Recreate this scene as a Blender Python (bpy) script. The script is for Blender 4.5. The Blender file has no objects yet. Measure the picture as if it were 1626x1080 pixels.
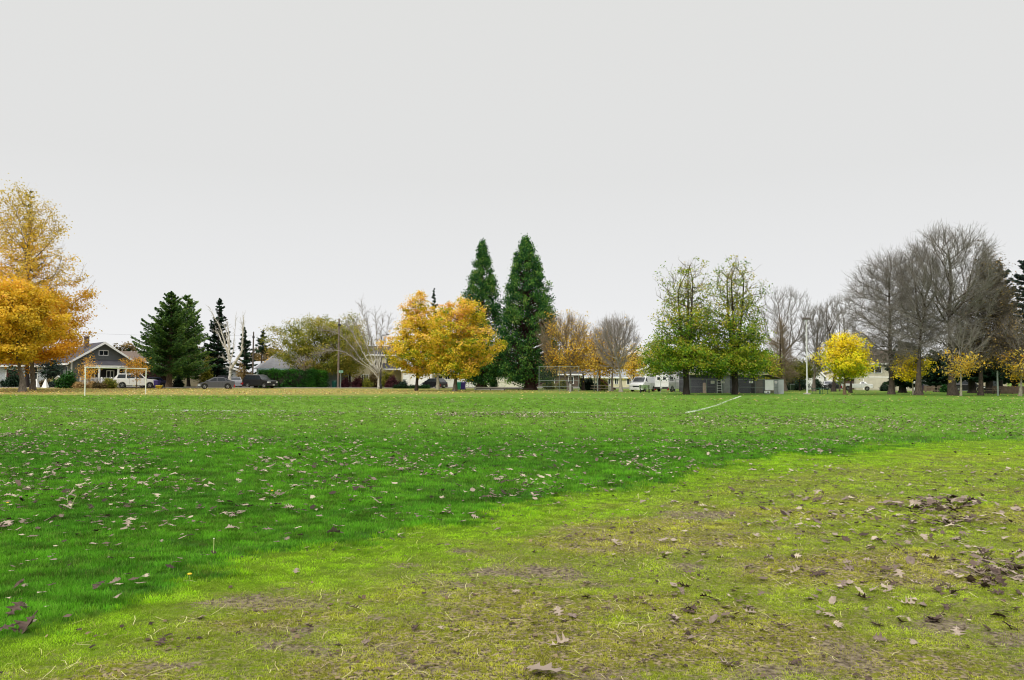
import bpy, bmesh, math, random
import numpy as np
from mathutils import Matrix, Vector

SC = bpy.context.scene
COL = SC.collection
R = math.radians
# ------------------------------------------------------------------ camera
F = 1240.0                                   # focal length in photo pixels (1626 x 1080)
cam_d = bpy.data.cameras.new('camera')
cam_d.sensor_width = 36.0
cam_d.lens = F / 1626 * 36
cam_d.clip_start = 0.05
cam_d.clip_end = 6000
cam = bpy.data.objects.new('camera', cam_d)
COL.objects.link(cam)
CAMZ = 1.5
CROT = Matrix.Rotation(R(90 + 2.862), 4, 'X') @ Matrix.Rotation(R(0.33), 4, 'Z')
cam.matrix_world = Matrix.Translation((0, 0, CAMZ)) @ CROT
SC.camera = cam
# ------------------------------------------------------------------ sky, sun, exposure
SUN_EL, SUN_AZ = 42, 215                      # soft light from behind the camera and to its left
w = bpy.data.worlds.new('World'); SC.world = w; w.use_nodes = True
nt = w.node_tree; nt.nodes.clear()
o_ = nt.nodes.new('ShaderNodeOutputWorld'); bg = nt.nodes.new('ShaderNodeBackground')
sky = nt.nodes.new('ShaderNodeTexSky'); sky.sky_type = 'NISHITA'; sky.sun_disc = False
sky.sun_elevation = R(SUN_EL); sky.sun_rotation = R(SUN_AZ)
tc = nt.nodes.new('ShaderNodeTexCoord'); sp = nt.nodes.new('ShaderNodeSeparateXYZ')
nt.links.new(tc.outputs['Generated'], sp.inputs[0])
rp = nt.nodes.new('ShaderNodeValToRGB')
nt.links.new(sp.outputs['Z'], rp.inputs[0])
cr = rp.color_ramp                           # thick cloud deck: brighter towards the zenith
cr.elements[0].position = 0.0; cr.elements[0].color = (.432, .433, .440, 1)
cr.elements[1].position = 1.0; cr.elements[1].color = (.99, .99, 1.0, 1)
for p_, c_ in ((.10, (.396, .397, .400, 1)), (.25, (.366, .366, .362, 1)), (.50, (.361, .361, .353, 1)), (.72, (.72, .72, .72, 1))):
    e = cr.elements.new(p_); e.color = c_
sc_ = nt.nodes.new('ShaderNodeVectorMath'); sc_.operation = 'SCALE'; sc_.inputs['Scale'].default_value = 20.0
nt.links.new(rp.outputs[0], sc_.inputs[0])
mx = nt.nodes.new('ShaderNodeMix'); mx.data_type = 'RGBA'; mx.inputs['Factor'].default_value = 0.97
nt.links.new(sky.outputs[0], mx.inputs['A']); nt.links.new(sc_.outputs[0], mx.inputs['B'])
nt.links.new(mx.outputs['Result'], bg.inputs['Color'])
bg.inputs['Strength'].default_value = 0.106
nt.links.new(bg.outputs[0], o_.inputs[0])
sd = bpy.data.lights.new('sun', 'SUN'); sd.energy = 2.4; sd.angle = R(12); sd.color = (1, .95, .87)
sun = bpy.data.objects.new('sun', sd); COL.objects.link(sun)
sun.rotation_euler = (R(90 - SUN_EL), 0, R(180 - SUN_AZ))
SC.view_settings.view_transform = 'Standard'; SC.view_settings.look = 'None'
SC.view_settings.exposure = 0.0; SC.view_settings.gamma = 1.0
SC.render.engine = 'CYCLES'
try:
    SC.cycles.filter_width = 1.1
    SC.cycles.max_bounces = 6; SC.cycles.transparent_max_bounces = 12
    SC.cycles.diffuse_bounces = 3; SC.cycles.glossy_bounces = 3; SC.cycles.transmission_bounces = 4
except Exception: pass
# ------------------------------------------------------------------ measuring helpers
def ray(px, py):
    d = CROT.to_3x3() @ Vector(((px - 813) / F, -(py - 540) / F, -1)); return d
def W(px, py, Y):
    d = ray(px, py); t = Y / d.y; return d.x * t, CAMZ + d.z * t
def G(px, py):
    d = ray(px, py); t = -CAMZ / d.z; return d.x * t, d.y * t
def gx(px, Y):
    return W(px, 604, Y)[0]
# ------------------------------------------------------------------ numbers
def hashn(ix, iy, s):
    h = (ix.astype(np.int64) * 374761393 + iy.astype(np.int64) * 668265263 + s * 1442695041) & 0xffffffff
    h = ((h ^ (h >> 13)) * 1274126177) & 0xffffffff
    return ((h ^ (h >> 16)) & 0xffff) / 65535.0
def vnoise(x, y, s=0):
    ix = np.floor(x); iy = np.floor(y); fx = x - ix; fy = y - iy
    fx = fx * fx * (3 - 2 * fx); fy = fy * fy * (3 - 2 * fy)
    a = hashn(ix, iy, s); b = hashn(ix + 1, iy, s); c = hashn(ix, iy + 1, s); d = hashn(ix + 1, iy + 1, s)
    return (a * (1 - fx) + b * fx) * (1 - fy) + (c * (1 - fx) + d * fx) * fy
def fbm(x, y, s=0, o=3):
    v = 0; a = .5; t = 0
    for k in range(o):
        v = v + a * vnoise(x * 2 ** k, y * 2 ** k, s + k * 17); t += a; a *= .5
    return v / t
def sstep(a, b, x):
    t = np.clip((x - a) / (b - a), 0, 1); return t * t * (3 - 2 * t)
def nrm(v):
    return v / np.maximum(np.linalg.norm(v, axis=-1, keepdims=True), 1e-9)
# ------------------------------------------------------------------ objects
def tag(o, label=None, cat=None, group=None, kind=None):
    if label: o['label'] = label
    if cat: o['category'] = cat
    if group: o['group'] = group
    if kind: o['kind'] = kind
    return o
def empty(name, loc=(0, 0, 0), rz=0, label=None, cat=None, group=None):
    o = bpy.data.objects.new(name, None); COL.objects.link(o); o.empty_display_size = .3
    o.location = loc; o.rotation_euler = (0, 0, rz)
    return tag(o, label, cat, group)
def npmesh(name, V, polys, mat, parent=None, attrs=None, smooth=False, link=True):
    """V (n,3); polys: list of (m,k) index arrays; attrs: {name: (domain, values)}"""
    me = bpy.data.meshes.new(name)
    V = np.asarray(V, np.float32)
    polys = [np.asarray(p, np.int32) for p in polys if len(p)]
    me.vertices.add(len(V)); me.vertices.foreach_set('co', V.ravel())
    nl = sum(p.size for p in polys); npo = sum(len(p) for p in polys)
    me.loops.add(nl); me.loops.foreach_set('vertex_index', np.concatenate([p.ravel() for p in polys]))
    me.polygons.add(npo)
    tot = np.concatenate([np.full(len(p), p.shape[1], np.int32) for p in polys])
    st = np.concatenate([[0], np.cumsum(tot)[:-1]]).astype(np.int32)
    me.polygons.foreach_set('loop_start', st)
    try: me.polygons.foreach_set('loop_total', tot)
    except Exception: pass
    if smooth: me.polygons.foreach_set('use_smooth', np.ones(npo, bool))
    for k, (dom, val) in (attrs or {}).items():
        a = me.attributes.new(k, 'FLOAT', dom); a.data.foreach_set('value', np.asarray(val, np.float32))
    me.update(calc_edges=True)
    if mat: me.materials.append(mat)
    o = bpy.data.objects.new(name, me)
    if link: COL.objects.link(o)
    if parent: o.parent = parent
    return o
class MB:
    """collects shapes, builds ONE mesh object"""
    def __init__(s): s.v = []; s.f = []
    def add(s, vs, fs):
        n = len(s.v); s.v += [tuple(v) for v in vs]; s.f += [tuple(i + n for i in f) for f in fs]; return s
    def box(s, x0, x1, y0, y1, z0, z1):
        return s.add([(x0, y0, z0), (x1, y0, z0), (x1, y1, z0), (x0, y1, z0), (x0, y0, z1), (x1, y0, z1), (x1, y1, z1), (x0, y1, z1)],
                     [(0, 3, 2, 1), (4, 5, 6, 7), (0, 1, 5, 4), (1, 2, 6, 5), (2, 3, 7, 6), (3, 0, 4, 7)])
    def prism(s, poly, y0, y1):
        n = len(poly)
        vs = [(x, y0, z) for x, z in poly] + [(x, y1, z) for x, z in poly]
        return s.add(vs, [tuple(range(n)), tuple(reversed(range(n, 2 * n)))] + [(i, i + n, (i + 1) % n + n, (i + 1) % n) for i in range(n)])
    def prismx(s, poly, x0, x1):
        n = len(poly)
        vs = [(x0, y, z) for y, z in poly] + [(x1, y, z) for y, z in poly]
        return s.add(vs, [tuple(range(n)), tuple(reversed(range(n, 2 * n)))] + [(i, i + n, (i + 1) % n + n, (i + 1) % n) for i in range(n)])
    def tube(s, p0, p1, r0, r1=None, k=8):
        r1 = r0 if r1 is None else r1
        p0, p1 = Vector(p0), Vector(p1); d = (p1 - p0).normalized()
        a = d.orthogonal().normalized(); b = d.cross(a)
        vs = []
        for p, r in ((p0, r0), (p1, r1)):
            for i in range(k):
                t = 2 * math.pi * i / k; vs.append(p + (a * math.cos(t) + b * math.sin(t)) * r)
        return s.add(vs, [tuple(range(k)), tuple(reversed(range(k, 2 * k)))] + [(i, i + k, (i + 1) % k + k, (i + 1) % k) for i in range(k)])
    def lathe(s, prof, cx=0, cy=0, k=16, ax='z'):
        vs = []; n = len(prof)
        for r, h in prof:
            for i in range(k):
                t = 2 * math.pi * i / k; c, q = math.cos(t) * r, math.sin(t) * r
                vs.append((cx + c, cy + q, h) if ax == 'z' else (cx + c, h, cy + q))
        fs = [(j * k + i, j * k + (i + 1) % k, (j + 1) * k + (i + 1) % k, (j + 1) * k + i) for j in range(n - 1) for i in range(k)]
        fs += [tuple(reversed(range(k))), tuple(range((n - 1) * k, n * k))]
        return s.add(vs, fs)
    def build(s, name, mat, parent=None, bevel=0, smooth=False, label=None):
        me = bpy.data.meshes.new(name); me.from_pydata(s.v, [], s.f)
        bm = bmesh.new(); bm.from_mesh(me)
        bmesh.ops.recalc_face_normals(bm, faces=bm.faces)
        if bevel: bmesh.ops.bevel(bm, geom=list(bm.edges), offset=bevel, segments=2, affect='EDGES', profile=.6)
        if smooth:
            for f in bm.faces: f.smooth = True
        bm.to_mesh(me); bm.free()
        me.materials.append(mat)
        o = bpy.data.objects.new(name, me); COL.objects.link(o)
        if parent: o.parent = parent
        if label: o['label'] = label
        return o
# ------------------------------------------------------------------ materials
def new_mat(name):
    m = bpy.data.materials.new(name); m.use_nodes = True; m.node_tree.nodes.clear()
    return m, m.node_tree
def N(t, kind, **kw):
    n = t.nodes.new(kind)
    for k, v in kw.items(): setattr(n, k, v)
    return n
def L(t, a, b): t.links.new(a, b)
def lin(c):
    return tuple(((x / 255) / 12.92 if x / 255 <= .04045 else ((x / 255 + .055) / 1.055) ** 2.4) for x in c) + (1,)
def basic(name, col, rough=.7, var=.25, scale=3.0, metal=0, bump=.0, bscale=20, stretch=(1, 1, 1), dirt=0):
    """principled with noise variation in the surface's own colour"""
    m, t = new_mat(name)
    out = N(t, 'ShaderNodeOutputMaterial'); b = N(t, 'ShaderNodeBsdfPrincipled')
    L(t, b.outputs[0], out.inputs[0])
    tc = N(t, 'ShaderNodeTexCoord'); mp = N(t, 'ShaderNodeMapping'); mp.inputs['Scale'].default_value = stretch
    L(t, tc.outputs['Object'], mp.inputs[0])
    nz = N(t, 'ShaderNodeTexNoise'); nz.inputs['Scale'].default_value = scale; nz.inputs['Detail'].default_value = 5
    L(t, mp.outputs[0], nz.inputs['Vector'])
    r = N(t, 'ShaderNodeValToRGB'); c = col if len(col) == 4 else tuple(col) + (1,)
    r.color_ramp.elements[0].position = .3; r.color_ramp.elements[1].position = .7
    r.color_ramp.elements[0].color = tuple(x * (1 - var) for x in c[:3]) + (1,)
    r.color_ramp.elements[1].color = tuple(min(x * (1 + var * .6), 1) for x in c[:3]) + (1,)
    L(t, nz.outputs['Fac'], r.inputs[0]); L(t, r.outputs[0], b.inputs['Base Color'])
    b.inputs['Roughness'].default_value = rough; b.inputs['Metallic'].default_value = metal
    if bump:
        n2 = N(t, 'ShaderNodeTexNoise'); n2.inputs['Scale'].default_value = bscale; n2.inputs['Detail'].default_value = 6
        L(t, mp.outputs[0], n2.inputs['Vector'])
        bp = N(t, 'ShaderNodeBump'); bp.inputs['Strength'].default_value = bump; bp.inputs['Distance'].default_value = .05
        L(t, n2.outputs['Fac'], bp.inputs['Height']); L(t, bp.outputs[0], b.inputs['Normal'])
    return m
def siding(name, col, pitch=.16, rough=.75, vertical=False, var=.12):
    """lap siding, shingle courses or boards: grooves by bump and a slight tone change"""
    m = basic(name, col, rough, var, 1.5)
    t = m.node_tree; b = [n for n in t.nodes if n.type == 'BSDF_PRINCIPLED'][0]
    tc = N(t, 'ShaderNodeTexCoord'); s = N(t, 'ShaderNodeSeparateXYZ'); L(t, tc.outputs['Object'], s.inputs[0])
    d = N(t, 'ShaderNodeMath', operation='DIVIDE'); d.inputs[1].default_value = pitch
    L(t, s.outputs['X' if vertical else 'Z'], d.inputs[0])
    f = N(t, 'ShaderNodeMath', operation='FRACT'); L(t, d.outputs[0], f.inputs[0])
    bp = N(t, 'ShaderNodeBump'); bp.inputs['Strength'].default_value = .8; bp.inputs['Distance'].default_value = .03
    L(t, f.outputs[0], bp.inputs['Height']); L(t, bp.outputs[0], b.inputs['Normal'])
    return m
def leafmat(name, cols, trans=.4, rough=.6):
    m, t = new_mat(name)
    out = N(t, 'ShaderNodeOutputMaterial')
    at = N(t, 'ShaderNodeAttribute'); at.attribute_name = 'tint'
    r = N(t, 'ShaderNodeValToRGB'); n = len(cols)
    for i in range(n - 2): r.color_ramp.elements.new(.5)
    for i, c in enumerate(cols):
        e = r.color_ramp.elements[i]; e.position = i / (n - 1); e.color = lin(c)
    L(t, at.outputs['Fac'], r.inputs[0])
    b = N(t, 'ShaderNodeBsdfPrincipled'); b.inputs['Roughness'].default_value = rough
    b.inputs['Specular IOR Level'].default_value = .25
    L(t, r.outputs[0], b.inputs['Base Color'])
    tr = N(t, 'ShaderNodeBsdfTranslucent'); L(t, r.outputs[0], tr.inputs['Color'])
    mx = N(t, 'ShaderNodeMixShader'); mx.inputs[0].default_value = trans
    L(t, b.outputs[0], mx.inputs[1]); L(t, tr.outputs[0], mx.inputs[2]); L(t, mx.outputs[0], out.inputs[0])
    return m
def bark(name, c0, c1, bump=.6):
    m, t = new_mat(name)
    out = N(t, 'ShaderNodeOutputMaterial'); b = N(t, 'ShaderNodeBsdfPrincipled'); L(t, b.outputs[0], out.inputs[0])
    b.inputs['Roughness'].default_value = .85
    tc = N(t, 'ShaderNodeTexCoord'); mp = N(t, 'ShaderNodeMapping'); mp.inputs['Scale'].default_value = (5, 5, 1.2)
    L(t, tc.outputs['Object'], mp.inputs[0])
    nz = N(t, 'ShaderNodeTexNoise'); nz.inputs['Scale'].default_value = 2.2; nz.inputs['Detail'].default_value = 6; nz.inputs['Roughness'].default_value = .65
    L(t, mp.outputs[0], nz.inputs['Vector'])
    r = N(t, 'ShaderNodeValToRGB'); r.color_ramp.elements[0].position = .35; r.color_ramp.elements[1].position = .65
    r.color_ramp.elements[0].color = lin(c0); r.color_ramp.elements[1].color = lin(c1)
    L(t, nz.outputs['Fac'], r.inputs[0]); L(t, r.outputs[0], b.inputs['Base Color'])
    bp = N(t, 'ShaderNodeBump'); bp.inputs['Strength'].default_value = bump; bp.inputs['Distance'].default_value = .04
    L(t, nz.outputs['Fac'], bp.inputs['Height']); L(t, bp.outputs[0], b.inputs['Normal'])
    return m
# ================================================================== GROUND
EX = np.array([-9, -5.2, -3.9, -3.03, -2.13, -1.2, -0.1, 1.73, 4.6, 8.6, 13.8, 24, 45, 90])
EY = np.array([-3, 1.0, 3.0, 4.62, 6.4, 7.8, 9.4, 11.5, 14.8, 18.2, 21, 25, 31, 40])
def edgeY(x): return np.interp(x, EX, EY)
def zones(x, y):
    """returns worn (0 lush field .. 1 trodden yellowish turf), dirt (bare soil), lush (dark thick patches), litter (leaf-strewn strip)"""
    d = (edgeY(x) - y) * .62 + (fbm(x * .9, y * .9, 3) - .5) * 1.5 + (fbm(x * 4, y * 6, 5, 3) - .5) * .9
    worn = sstep(-.2, .4, d)
    n = fbm(x * .55, y * 1.0, 11, 3); n2 = fbm(x * 2.2, y * 3.6, 13, 4)
    near = sstep(15, 4.5, y)
    band = np.exp(-((d - 1.5) / .8) ** 2) * sstep(13, 8, y)
    dirt = np.clip((n * .25 + n2 * .75 - .5) * 2.6 - .27 + .24 * near + .24 * band, 0, .9) * sstep(.3, 1.3, d)
    lush = sstep(.36, .62, fbm(x * .45 + 7, y * .8, 21, 4) * .75 + .25 * fbm(x * 2.5, y * 4, 23, 2)) * sstep(26, 15, y) * (1 - worn)
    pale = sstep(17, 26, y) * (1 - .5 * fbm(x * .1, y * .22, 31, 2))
    left = sstep(22, -25, x)
    yl = 58 + 14 * (1 - left) + (fbm(x * .2, y * .3, 41) - .5) * 9 + np.clip(x + 40, 0, 200) * .28
    litter = sstep(yl, yl + 9, y) * (.25 + .75 * left)
    dull = sstep(.45, 1.9, d) * (.5 + .5 * sstep(.35, .6, fbm(x * .7, y * 1.1, 81, 3))) * (1 - .62 * sstep(6, 14, y))
    return worn, dirt, lush, pale, litter, dull
def gz(x, y):
    x = np.asarray(x, float); y = np.asarray(y, float)
    return (.035 * (fbm(x * .35, y * .35, 51, 2) - .5) + .02 * (fbm(x * 1.6, y * 1.6, 57, 3) - .5)) * sstep(60, 20, np.abs(y)) * sstep(60, 25, np.abs(x))
def grow_axis(lo, hi, step, far_lo, far_hi):
    a = list(np.arange(lo, hi, step)); s = step; v = a[-1]
    while v < far_hi: s *= 1.16; v += s; a.append(v)
    s = step; v = a[0]; b = []
    while v > far_lo: s *= 1.16; v -= s; b.append(v)
    return np.array(b[::-1] + a)
xs = grow_axis(-9, 13, .085, -1600, 1600); ys = grow_axis(2.2, 19, .085, -60, 2600)
XX, YY = np.meshgrid(xs, ys); x_, y_ = XX.ravel(), YY.ravel()
nx_, ny_ = len(xs), len(ys)
idx = np.arange(nx_ * ny_).reshape(ny_, nx_)
Q = np.stack([idx[:-1, :-1], idx[:-1, 1:], idx[1:, 1:], idx[1:, :-1]], -1).reshape(-1, 4)
zo = zones(x_, y_)
# ground material
gm, t = new_mat('turf')
out = N(t, 'ShaderNodeOutputMaterial'); b = N(t, 'ShaderNodeBsdfPrincipled'); L(t, b.outputs[0], out.inputs[0])
b.inputs['Roughness'].default_value = .95; b.inputs['Specular IOR Level'].default_value = .1
geo = N(t, 'ShaderNodeNewGeometry')
def noise(t, scale, detail=5, vec=None, sx=1, sy=1):
    mp = N(t, 'ShaderNodeMapping'); mp.inputs['Scale'].default_value = (sx, sy, 1)
    L(t, vec or geo.outputs['Position'], mp.inputs[0])
    n = N(t, 'ShaderNodeTexNoise'); n.inputs['Scale'].default_value = scale; n.inputs['Detail'].default_value = detail
    L(t, mp.outputs[0], n.inputs['Vector']); return n.outputs['Fac']
def attr(t, name, inst=False):
    a = N(t, 'ShaderNodeAttribute'); a.attribute_name = name
    if inst: a.attribute_type = 'INSTANCER'
    return a.outputs['Fac']
def mixc(t, f, a, b_):
    m = N(t, 'ShaderNodeMix'); m.data_type = 'RGBA'
    if isinstance(f, (int, float)): m.inputs['Factor'].default_value = f
    else: L(t, f, m.inputs['Factor'])
    for k, v in (('A', a), ('B', b_)):
        if isinstance(v, tuple): m.inputs[k].default_value = v
        else: L(t, v, m.inputs[k])
    return m.outputs['Result']
def ramp(t, f, p0, p1, c0=(0, 0, 0, 1), c1=(1, 1, 1, 1)):
    r = N(t, 'ShaderNodeValToRGB'); r.color_ramp.elements[0].position = p0; r.color_ramp.elements[1].position = p1
    r.color_ramp.elements[0].color = c0; r.color_ramp.elements[1].color = c1
    L(t, f, r.inputs[0]); return r.outputs[0]
def mul(t, a, b_):
    m = N(t, 'ShaderNodeMath', operation='MULTIPLY'); L(t, a, m.inputs[0])
    if isinstance(b_, (int, float)): m.inputs[1].default_value = b_
    else: L(t, b_, m.inputs[1])
    return m.outputs[0]
C_FIELD, C_LUSH, C_WORN, C_PALE, C_DULL = (.074, .218, .010, 1), (.048, .165, .009, 1), (.195, .355, .006, 1), (.138, .248, .032, 1), (.295, .305, .026, 1)
def turfcol(t, inst):
    c = mixc(t, attr(t, 'lush', inst), C_FIELD, C_LUSH)
    c = mixc(t, attr(t, 'pale', inst), c, C_PALE)
    wc = mixc(t, attr(t, 'dull', inst), C_WORN, C_DULL)
    return mixc(t, attr(t, 'worn', inst), c, wc)
base = turfcol(t, False)
blade_shade = ramp(t, attr(t, 'pale'), .0, .9, (.5, .5, .5, 1), (1, 1, 1, 1))  # darkens the nearer ground: shade between grass blades put into its colour
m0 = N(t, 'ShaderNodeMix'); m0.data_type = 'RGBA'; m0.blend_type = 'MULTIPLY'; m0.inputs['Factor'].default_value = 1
L(t, base, m0.inputs['A']); L(t, blade_shade, m0.inputs['B']); base = m0.outputs['Result']
thatch = mixc(t, ramp(t, noise(t, 40, 8), .42, .58), (.050, .038, .026, 1), (.32, .25, .17, 1))
base = mixc(t, mul(t, mul(t, ramp(t, noise(t, 26, 8), .42, .56), attr(t, 'dull')), attr(t, 'worn')), base, thatch)
fine = ramp(t, noise(t, 9, 8), .3, .75, (.62, .62, .62, 1), (1.15, 1.15, 1.05, 1))
m_ = N(t, 'ShaderNodeMix'); m_.data_type = 'RGBA'; m_.blend_type = 'MULTIPLY'; m_.inputs['Factor'].default_value = 1
L(t, base, m_.inputs['A']); L(t, fine, m_.inputs['B']); base = m_.outputs['Result']
# leaf litter specks: tan and yellow in the strip under the trees
lit_col = mixc(t, ramp(t, noise(t, 2.6, 3), .45, .62), (.30, .20, .085, 1), (.40, .30, .07, 1))
lit_f = mul(t, ramp(t, noise(t, 1.6, 6), .40, .56), attr(t, 'litter'))
base = mixc(t, lit_f, base, lit_col)
soilc = mixc(t, ramp(t, noise(t, 28, 9), .38, .62), (.060, .046, .030, 1), (.21, .17, .115, 1))
ad = N(t, 'ShaderNodeMath', operation='ADD'); L(t, attr(t, 'dirt'), ad.inputs[0]); L(t, mul(t, noise(t, 34, 8), 1.3), ad.inputs[1])
dsum = ad.outputs[0]; base = mixc(t, mul(t, ramp(t, mul(t, dsum, .5), .50, .58), ramp(t, attr(t, 'dirt'), .0, .12)), base, soilc)
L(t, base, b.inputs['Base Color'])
bp = N(t, 'ShaderNodeBump'); bp.inputs['Strength'].default_value = .5; bp.inputs['Distance'].default_value = .015
L(t, noise(t, 22, 8), bp.inputs['Height']); L(t, bp.outputs[0], b.inputs['Normal'])
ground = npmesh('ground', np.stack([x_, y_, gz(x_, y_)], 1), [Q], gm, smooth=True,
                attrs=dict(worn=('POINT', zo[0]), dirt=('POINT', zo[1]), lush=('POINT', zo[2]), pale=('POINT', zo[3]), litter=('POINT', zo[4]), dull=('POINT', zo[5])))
tag(ground, 'wide park lawn worn yellowish in the foreground', kind='structure')

# ------------------------------------------------------------------ grass tufts (uncountable: one object of instanced tufts)
gb, t = new_mat('grass_blade')
out = N(t, 'ShaderNodeOutputMaterial'); b = N(t, 'ShaderNodeBsdfPrincipled')
b.inputs['Roughness'].default_value = .6; b.inputs['Specular IOR Level'].default_value = .12
c = turfcol(t, True)
hv = N(t, 'ShaderNodeHueSaturation'); hv.inputs['Saturation'].default_value = 1.0
L(t, c, hv.inputs['Color'])
mr = N(t, 'ShaderNodeMapRange'); mr.inputs['To Min'].default_value = .6; mr.inputs['To Max'].default_value = 2.5
L(t, attr(t, 'rnd', True), mr.inputs['Value']); L(t, mr.outputs[0], hv.inputs['Value'])
dry = mixc(t, attr(t, 'dry', True), hv.outputs[0], (.42, .36, .13, 1))
L(t, dry, b.inputs['Base Color'])
tr = N(t, 'ShaderNodeBsdfTranslucent'); L(t, dry, tr.inputs['Color'])
mx = N(t, 'ShaderNodeMixShader'); mx.inputs[0].default_value = .35
L(t, b.outputs[0], mx.inputs[1]); L(t, tr.outputs[0], mx.inputs[2]); L(t, mx.outputs[0], out.inputs[0])
tcol = bpy.data.collections.new('tuft_sources')
rg = np.random.default_rng(5)
def tuft(k, nb, rad, h, wd, lean):
    V = []; Fq = []; Ft = []
    for i in range(nb):
        a = rg.uniform(0, 6.28); rr = rad * math.sqrt(rg.uniform()); bx, by = rr * math.cos(a), rr * math.sin(a)
        a2 = a + rg.normal(0, .9); hh = h * rg.uniform(.5, 1.1); le = lean * rg.uniform(.3, 1.4) * hh
        dx, dy = math.cos(a2), math.sin(a2); a3 = rg.uniform(0, 6.28); px_, py_ = math.cos(a3) * wd / 2, math.sin(a3) * wd / 2
        n = len(V)
        V += [(bx - px_, by - py_, -.006), (bx + px_, by + py_, -.006),
              (bx + dx * le * .35 + px_ * .8, by + dy * le * .35 + py_ * .8, hh * .6), (bx + dx * le * .35 - px_ * .8, by + dy * le * .35 - py_ * .8, hh * .6),
              (bx + dx * le, by + dy * le, hh)]
        Fq.append((n, n + 1, n + 2, n + 3)); Ft.append((n + 3, n + 2, n + 4))
    o = npmesh('tuft_%02d' % k, V, [Fq, Ft], gb, link=False); tcol.objects.link(o)
for k in range(4): tuft(k, 16, .055, .042, .0042, .55)          # lush
for k in range(4, 8): tuft(k, 15, .065, .016, .0036, 1.4)        # short, trodden
tuft(8, 9, .07, .030, .0032, 3.0); tuft(9, 8, .08, .028, .003, 4.2)   # flattened straw
PX, PY, SC_, IX, DRY = [], [], [], [], []
def scatter(y0, y1, dens, scl, mg):
    A = .655 * 2 * mg * (y1 * y1 - y0 * y0) / 2 * 2 * .5 + 5.0 * (y1 - y0)
    n = int(A * dens)
    y = np.sqrt(rg.uniform(y0 * y0, y1 * y1, n)); x = rg.uniform(-1, 1, n) * (.66 * mg * y + 2.5)
    wn, dt, lu, pa, li, du = zones(x, y)
    keep = rg.uniform(size=n) > sstep(.25, .9, dt + (fbm(x * 9, y * 9, 77, 2) - .5) * 1.3) * .80 + wn * .03
    keep &= (rg.uniform(size=n) > wn * du * sstep(.56, .44, fbm(x * 12, y * 12, 87, 3)) * .55)
    x, y, wn, dt = x[keep], y[keep], wn[keep], dt[keep]; n = len(x)
    ix = np.where(rg.uniform(size=n) < wn, rg.integers(4, 8, n), rg.integers(0, 4, n))
    dr = np.clip(rg.normal(0, .12, n) + wn * .12 + dt * .35, 0, .75)
    st = rg.uniform(size=n) < (.05 + .40 * dt) * wn
    ix = np.where(st, rg.integers(8, 10, n), ix); dr = np.where(st, rg.uniform(.3, .9, n), dr)
    PX.append(x); PY.append(y); IX.append(ix); DRY.append(dr)
    SC_.append(scl * rg.uniform(.6, 1.2, n) * (.6 + .9 * fbm(x * 3.5, y * 5, 73, 3)))
scatter(2.6, 6.0, 1250, .66, 1.08)
scatter(6.0, 10, 680, .84, 1.08)
scatter(10, 18, 230, 1.15, 1.06)
scatter(18, 34, 55, 1.6, 1.06)
scatter(34, 62, 14, 2.1, 1.03)
PX = np.concatenate(PX); PY = np.concatenate(PY); SC_ = np.concatenate(SC_); IX = np.concatenate(IX); DRY = np.concatenate(DRY)
zo = zones(PX, PY); n = len(PX)
me = bpy.data.meshes.new('grass'); me.vertices.add(n)
me.vertices.foreach_set('co', np.stack([PX, PY, gz(PX, PY)], 1).astype(np.float32).ravel())
for k, v in dict(scl=SC_, rot=rg.uniform(0, 6.28, n), rnd=np.clip(rg.uniform(size=n) ** 1.6 * .55 + 1.5 * (fbm(PX * 5, PY * 8, 71, 3) - .32), 0, 1.1), dry=DRY, worn=.45 * zo[0] + .55 * (rg.uniform(size=n) < zo[0]), lush=zo[2], pale=zo[3], dull=zo[5]).items():
    a = me.attributes.new(k, 'FLOAT', 'POINT'); a.data.foreach_set('value', v.astype(np.float32))
a = me.attributes.new('idx', 'INT', 'POINT'); a.data.foreach_set('value', IX.astype(np.int32))
grass = bpy.data.objects.new('grass', me); COL.objects.link(grass); me.materials.append(gb)
tag(grass, 'short grass blades covering the park lawn', kind='stuff')
ng = bpy.data.node_groups.new('grass_scatter', 'GeometryNodeTree')
ng.interface.new_socket('Geometry', in_out='INPUT', socket_type='NodeSocketGeometry')
ng.interface.new_socket('Geometry', in_out='OUTPUT', socket_type='NodeSocketGeometry')
gi = ng.nodes.new('NodeGroupInput'); go = ng.nodes.new('NodeGroupOutput')
iop = ng.nodes.new('GeometryNodeInstanceOnPoints'); ci = ng.nodes.new('GeometryNodeCollectionInfo')
ci.inputs['Collection'].default_value = tcol; ci.inputs['Separate Children'].default_value = True; ci.inputs['Reset Children'].default_value = True
def named(k, ty='FLOAT'):
    a = ng.nodes.new('GeometryNodeInputNamedAttribute'); a.data_type = ty; a.inputs['Name'].default_value = k; return a.outputs['Attribute']
cx = ng.nodes.new('ShaderNodeCombineXYZ'); ng.links.new(named('rot'), cx.inputs['Z'])
ng.links.new(gi.outputs[0], iop.inputs['Points']); ng.links.new(ci.outputs[0], iop.inputs['Instance'])
iop.inputs['Pick Instance'].default_value = True
ng.links.new(named('idx', 'INT'), iop.inputs['Instance Index']); ng.links.new(cx.outputs[0], iop.inputs['Rotation'])
ng.links.new(named('scl'), iop.inputs['Scale']); ng.links.new(iop.outputs[0], go.inputs[0])
md = grass.modifiers.new('scatter', 'NODES'); md.node_group = ng

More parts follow.
